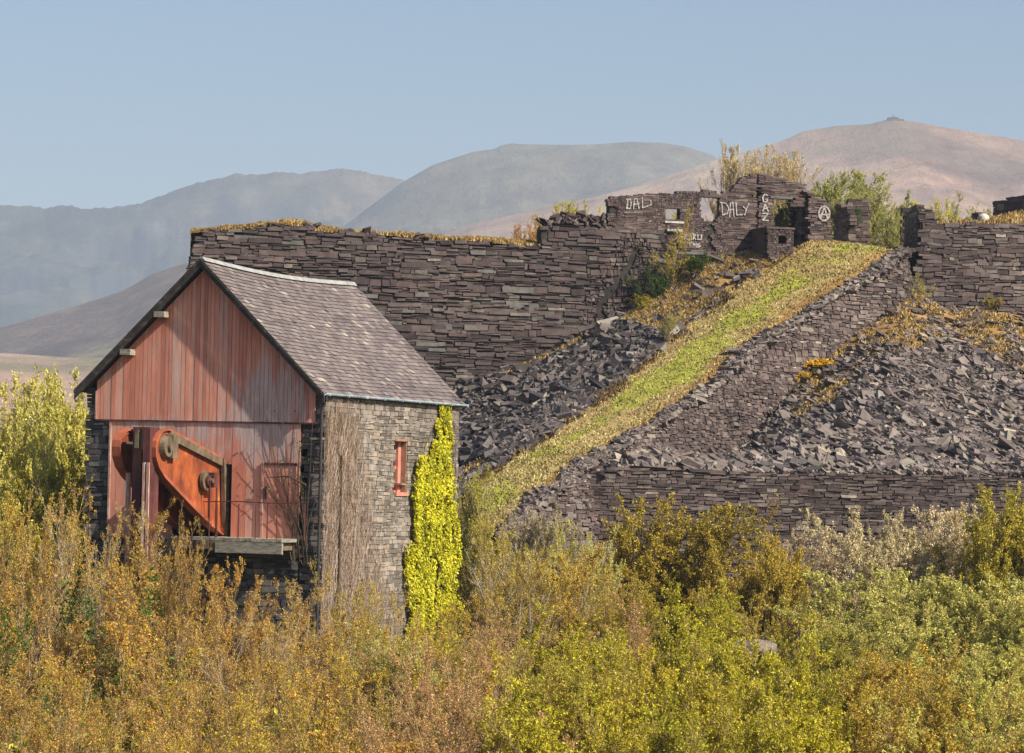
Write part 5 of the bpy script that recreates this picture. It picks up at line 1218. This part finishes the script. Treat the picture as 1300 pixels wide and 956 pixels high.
def hill_mat(name, cols, rock, patches):
    t = NT(name); c = t.ramp(t.noise(.0016, 9, .68, stretch=(1, 1, 1)), cols)
    c = t.mix(t.ramp(t.noise(.0030, 8, .7), [(.52, (0, 0, 0)), (.60, (.8, .8, .8))]), c, patches)
    c = t.mix(1, c, t.ramp(t.noise(.012, 8, .75), [(.3, (.45, .45, .47)), (.7, (1.5, 1.5, 1.45))]), 'MULTIPLY')
    g = t.n('ShaderNodeNewGeometry'); sp = t.n('ShaderNodeSeparateXYZ'); t.l(g.outputs['Normal'], sp.inputs[0])
    k = t.math('ADD', sp.outputs[2], t.math('MULTIPLY', t.math('SUBTRACT', t.noise(.006, 6, .7), .5), .35))
    c = t.mix(t.ramp(k, [(rock[1]-.08, (1, 1, 1)), (rock[1]+.06, (0, 0, 0))]), c, rock[0])
    t.bump(t.noise(.02, 8, .75), .7, 25); M[name] = t.done(c, .95, .1)
hill_mat('hill_craggy', [(.38, (.028, .034, .028)), (.5, (.055, .056, .042)), (.62, (.13, .105, .07))], ((.05, .054, .062), .76), (.085, .08, .078))
hill_mat('hill_green', [(.35, (.10, .085, .055)), (.5, (.15, .125, .08)), (.65, (.22, .175, .11))], ((.10, .10, .10), .72), (.14, .12, .09))
hill_mat('hill_pink', [(.38, (.20, .12, .08)), (.5, (.40, .255, .17)), (.62, (.52, .40, .26))], ((.13, .12, .10), .45), (.16, .12, .08))
hill_mat('hill_heather', [(.35, (.10, .075, .065)), (.5, (.14, .10, .085)), (.65, (.21, .15, .10))], ((.10, .09, .09), .55), (.17, .15, .08))
hill_mat('moor', [(.35, (.24, .14, .09)), (.5, (.50, .32, .22)), (.65, (.58, .40, .28))], ((.12, .10, .08), .5), (.14, .13, .06))
def hill(name, line, D, near, far, amp, freq, mat, seed, nr=80, nu=420, pw=1.25, crag=0):
    us = np.linspace(line[0][0], line[-1][0], nu); vs_ = np.interp(us, [q[0] for q in line], [q[1] for q in line])
    w_ = np.exp(-np.linspace(-2, 2, 61)**2); w_ /= w_.sum(); sm = np.convolve(np.pad(vs_, 30, mode='edge'), w_, 'valid')
    cr_ = (sm-vs_)+crag*(2*fbm(us*.07, us*0+3., 6, seed, .65)); vs_ = sm
    tf = np.concatenate([np.linspace(1, 0, nr)**1.0, -np.linspace(0, 1, 14)[1:]])
    G = np.zeros((len(tf), nu, 3))
    for j, (u, v) in enumerate(zip(us, vs_)):
        p = P(u, v, D); top = p[2]; ca = cr_[j]*D/F
        Y = np.where(tf >= 0, D-near*tf, D-far*tf); X = p[0]/D*Y
        prof = np.where(tf >= 0, (1-np.abs(tf))**pw, 1-tf**2)
        if seed == 2: prof = np.where(tf >= 0, np.interp(tf, [0, .04, .16, .35, 1], [1, .93, .66, .42, 0]), prof)
        G[:, j, 0] = X; G[:, j, 1] = Y; G[:, j, 2] = GROUND-3+(top-GROUND+3)*prof+ca*np.exp(-(tf/.018)**2)
    X, Y = G[..., 0], G[..., 1]; env = np.clip(np.abs(tf)*6, 0, 1)[:, None]*np.clip(np.abs(1-np.abs(tf))*4, 0, 1)[:, None]
    wx = 400*fbm(X*.0012, Y*.0012, 3, seed+9)
    Yn = Y*.55+G[..., 2]*1.5
    n = ridged((X+wx)*freq*.6, (Yn+wx)*freq*.6, 6, seed)-.62+.5*fbm(X*freq*2.5, Yn*freq*2.5, 4, seed+3)-.22
    n = np.where(n > 0, .08*np.tanh(n/.08), n)
    G[..., 2] += amp*n*env*np.clip(G[..., 2]/300, .15, 1)
    o = grid_mesh(name, G[::-1], M[mat]); tag(o, kind='structure'); return o
hill('far_ridge', [(-90, 266), (0, 263), (30, 261), (58, 264), (90, 259), (102, 266), (125, 265), (150, 262), (180, 258), (210, 247), (240, 235), (280, 227), (300, 221), (340, 220), (380, 219), (420, 215), (450, 216), (480, 222), (505, 227), (540, 238), (600, 262), (700, 310)], 6300, 2300, 700, 260, .0030, 'hill_craggy', 2, crag=2.0)
hill('middle_mountain', [(380, 330), (430, 292), (470, 262), (510, 232), (550, 209), (600, 193), (628, 189), (637, 184), (650, 182), (660, 183), (720, 184), (760, 183), (800, 180), (840, 181), (870, 186), (905, 197), (960, 240), (1000, 290)], 5600, 2000, 700, 130, .0022, 'hill_green', 3)
hill('right_mountain', [(500, 318), (560, 298), (600, 284), (650, 273), (700, 261), (750, 251), (800, 238), (850, 223), (905, 204), (960, 189), (990, 180), (1020, 167), (1060, 160), (1098, 158), (1106, 157), (1116, 154), (1135, 151), (1158, 154), (1175, 157), (1200, 162), (1250, 170), (1310, 180), (1420, 200)], 4300, 1900, 700, 75, .0020, 'hill_pink', 4)
hill('heather_spur', [(-90, 440), (31, 408), (60, 399), (94, 389), (130, 378), (157, 369), (195, 347), (232, 335), (300, 318), (380, 330), (450, 350)], 3100, 1100, 500, 30, .004, 'hill_heather', 5)
hill('moorland', [(-90, 445), (20, 449), (100, 455), (200, 452), (300, 460), (400, 480)], 2300, 1200, 300, 9, .006, 'moor', 6)
def far_details():
    # summit building on the right mountain
    p = P(1136, 151, 4300); r = thing('summit_building', 'tiny dark building with a mast on the highest summit of the right mountain', 'summit building', (p[0], p[1], p[2]-3))
    mb = MB(); mb.box((p[0]-10, p[1]-6, p[2]-8), (p[0]+5, p[1]+6, p[2]+.6)); mb.box((p[0]+5, p[1]-5, p[2]-8), (p[0]+12, p[1]+5, p[2]-.6)); mb.build('walls', M['slate_ruin'], r)
    mb = MB(); mb.prism([(p[0]-10.5, p[2]+.6), (p[0]+5.5, p[2]+.6), (p[0]+1, p[2]+1.8), (p[0]-6, p[2]+1.7)], 1, p[1]-6.4, p[1]+6.4); mb.build('roof', M['slate'], r)
    mb = MB(); mb.tube([(p[0]-2, p[1], p[2]+1), (p[0]-2, p[1], p[2]+6)], [.9, .5], 6); mb.build('mast', M['slate'], r)
far_details()
def haze():
    t = bpy.data.materials.new('haze'); t.use_nodes = True; n = t.node_tree; n.nodes.clear(); o = n.nodes.new('ShaderNodeOutputMaterial'); v = n.nodes.new('ShaderNodeVolumePrincipled')
    v.inputs['Color'].default_value = (.70, .82, 1, 1); v.inputs['Density'].default_value = HAZE; v.inputs['Anisotropy'].default_value = 0
    n.links.new(v.outputs[0], o.inputs['Volume'])
    mb = MB(); mb.box((-9900, -800, -13), (9900, 9900, 625)); ob = mb.build('haze', t); tag(ob, kind='stuff')
HAZE = 1.12e-4
haze()

# repeats of a kind carry one group phrase
GROUPS = {'budding_shrub': 'budding shrubs around the foot of the engine house', 'scrub_shrub': 'brown scrub shrubs in the middle of the thicket', 'foreground_shrub': 'scrub shrubs along the foreground', 'foreground_bush': 'leafy bushes along the foreground',
 'green_tree': 'pale green trees', 'olive_bush': 'olive-green bushes', 'bare_willow': 'bare willows beside the ivy', 'grey_willow': 'grey and beige willows before the slate wall', 'golden_tree': 'golden trees right of the ivy', 'dark_stemmed_tree': 'dark-stemmed olive-gold trees',
 'sallow_shrub': 'sallows right of centre', 'sage_bush': 'sage-green bushes', 'rusty_shrub': 'pinkish brown shrubs', 'lime_bush': 'lime bushes in the foreground', 'lime_tree': 'bright lime trees', 'orange_bush': 'orange-yellow bushes', 'bare_tree': 'pale twiggy trees behind the gable',
 'yellow_bush': 'bushes on the terrace left of the ruin', 'hazy_bush': 'bushes beyond the upper right wall', 'slender_birch': 'slender birches before the ruin', 'ivy_bush': 'dark bushes at the foot of the ruin wall', 'yellow_sapling': 'saplings before the upper right wall', 'heather': 'heather clumps on the incline', 'gorse_bush': 'gorse bushes beside the retaining wall', 'wall_stub': 'broken wall fragments', 'pale_boulder': 'pale boulders'}
for o in COL.objects:
    k = o.name.split('.')[0]
    if o.parent is None and k in GROUPS and 'category' in o: o['group'] = GROUPS[k]

# ================================================================== CAMERA, SUN, SKY
cam = bpy.data.cameras.new('camera'); co = link(bpy.data.objects.new('camera', cam)); scene.camera = co
cam.sensor_width = 36; cam.sensor_fit = 'HORIZONTAL'; cam.lens = 36*F/1300; cam.shift_y = (PV-478)/1300
cam.clip_start = 1; cam.clip_end = 40000
co.matrix_world = Matrix(((CR, -SR, 0, 0), (0, 0, -1, 0), (SR, CR, 0, 0), (0, 0, 0, 1)))
sd = Vector((.65, -.415, .643)).normalized()
sun = bpy.data.lights.new('sun', 'SUN'); sun.energy = 5.0; sun.angle = math.radians(.6); sun.color = (1, .92, .79)
so = link(bpy.data.objects.new('sun', sun)); so.rotation_euler = sd.to_track_quat('Z', 'Y').to_euler()
wd = bpy.data.worlds.new('World'); scene.world = wd; wd.use_nodes = True; nt = wd.node_tree; nt.nodes.clear()
sk = nt.nodes.new('ShaderNodeTexSky'); sk.sky_type = 'NISHITA'; sk.sun_disc = False
sk.sun_elevation = math.asin(sd.z); sk.sun_rotation = math.atan2(sd.x, sd.y); sk.altitude = 0; sk.air_density = 1.0; sk.dust_density = 2.0; sk.ozone_density = 3.5
bg = nt.nodes.new('ShaderNodeBackground'); bg.inputs[1].default_value = .074; ow = nt.nodes.new('ShaderNodeOutputWorld')
nt.links.new(sk.outputs[0], bg.inputs[0]); nt.links.new(bg.outputs[0], ow.inputs[0])
vs = scene.view_settings; vs.view_transform = 'Standard'; vs.look = 'None'; vs.exposure = .72; vs.gamma = 1; vs.use_curve_mapping = False
cy = scene.cycles; cy.use_denoising = True; cy.max_bounces = 5; cy.diffuse_bounces = 2; cy.glossy_bounces = 2; cy.transmission_bounces = 2; cy.transparent_max_bounces = 6; cy.volume_bounces = 0
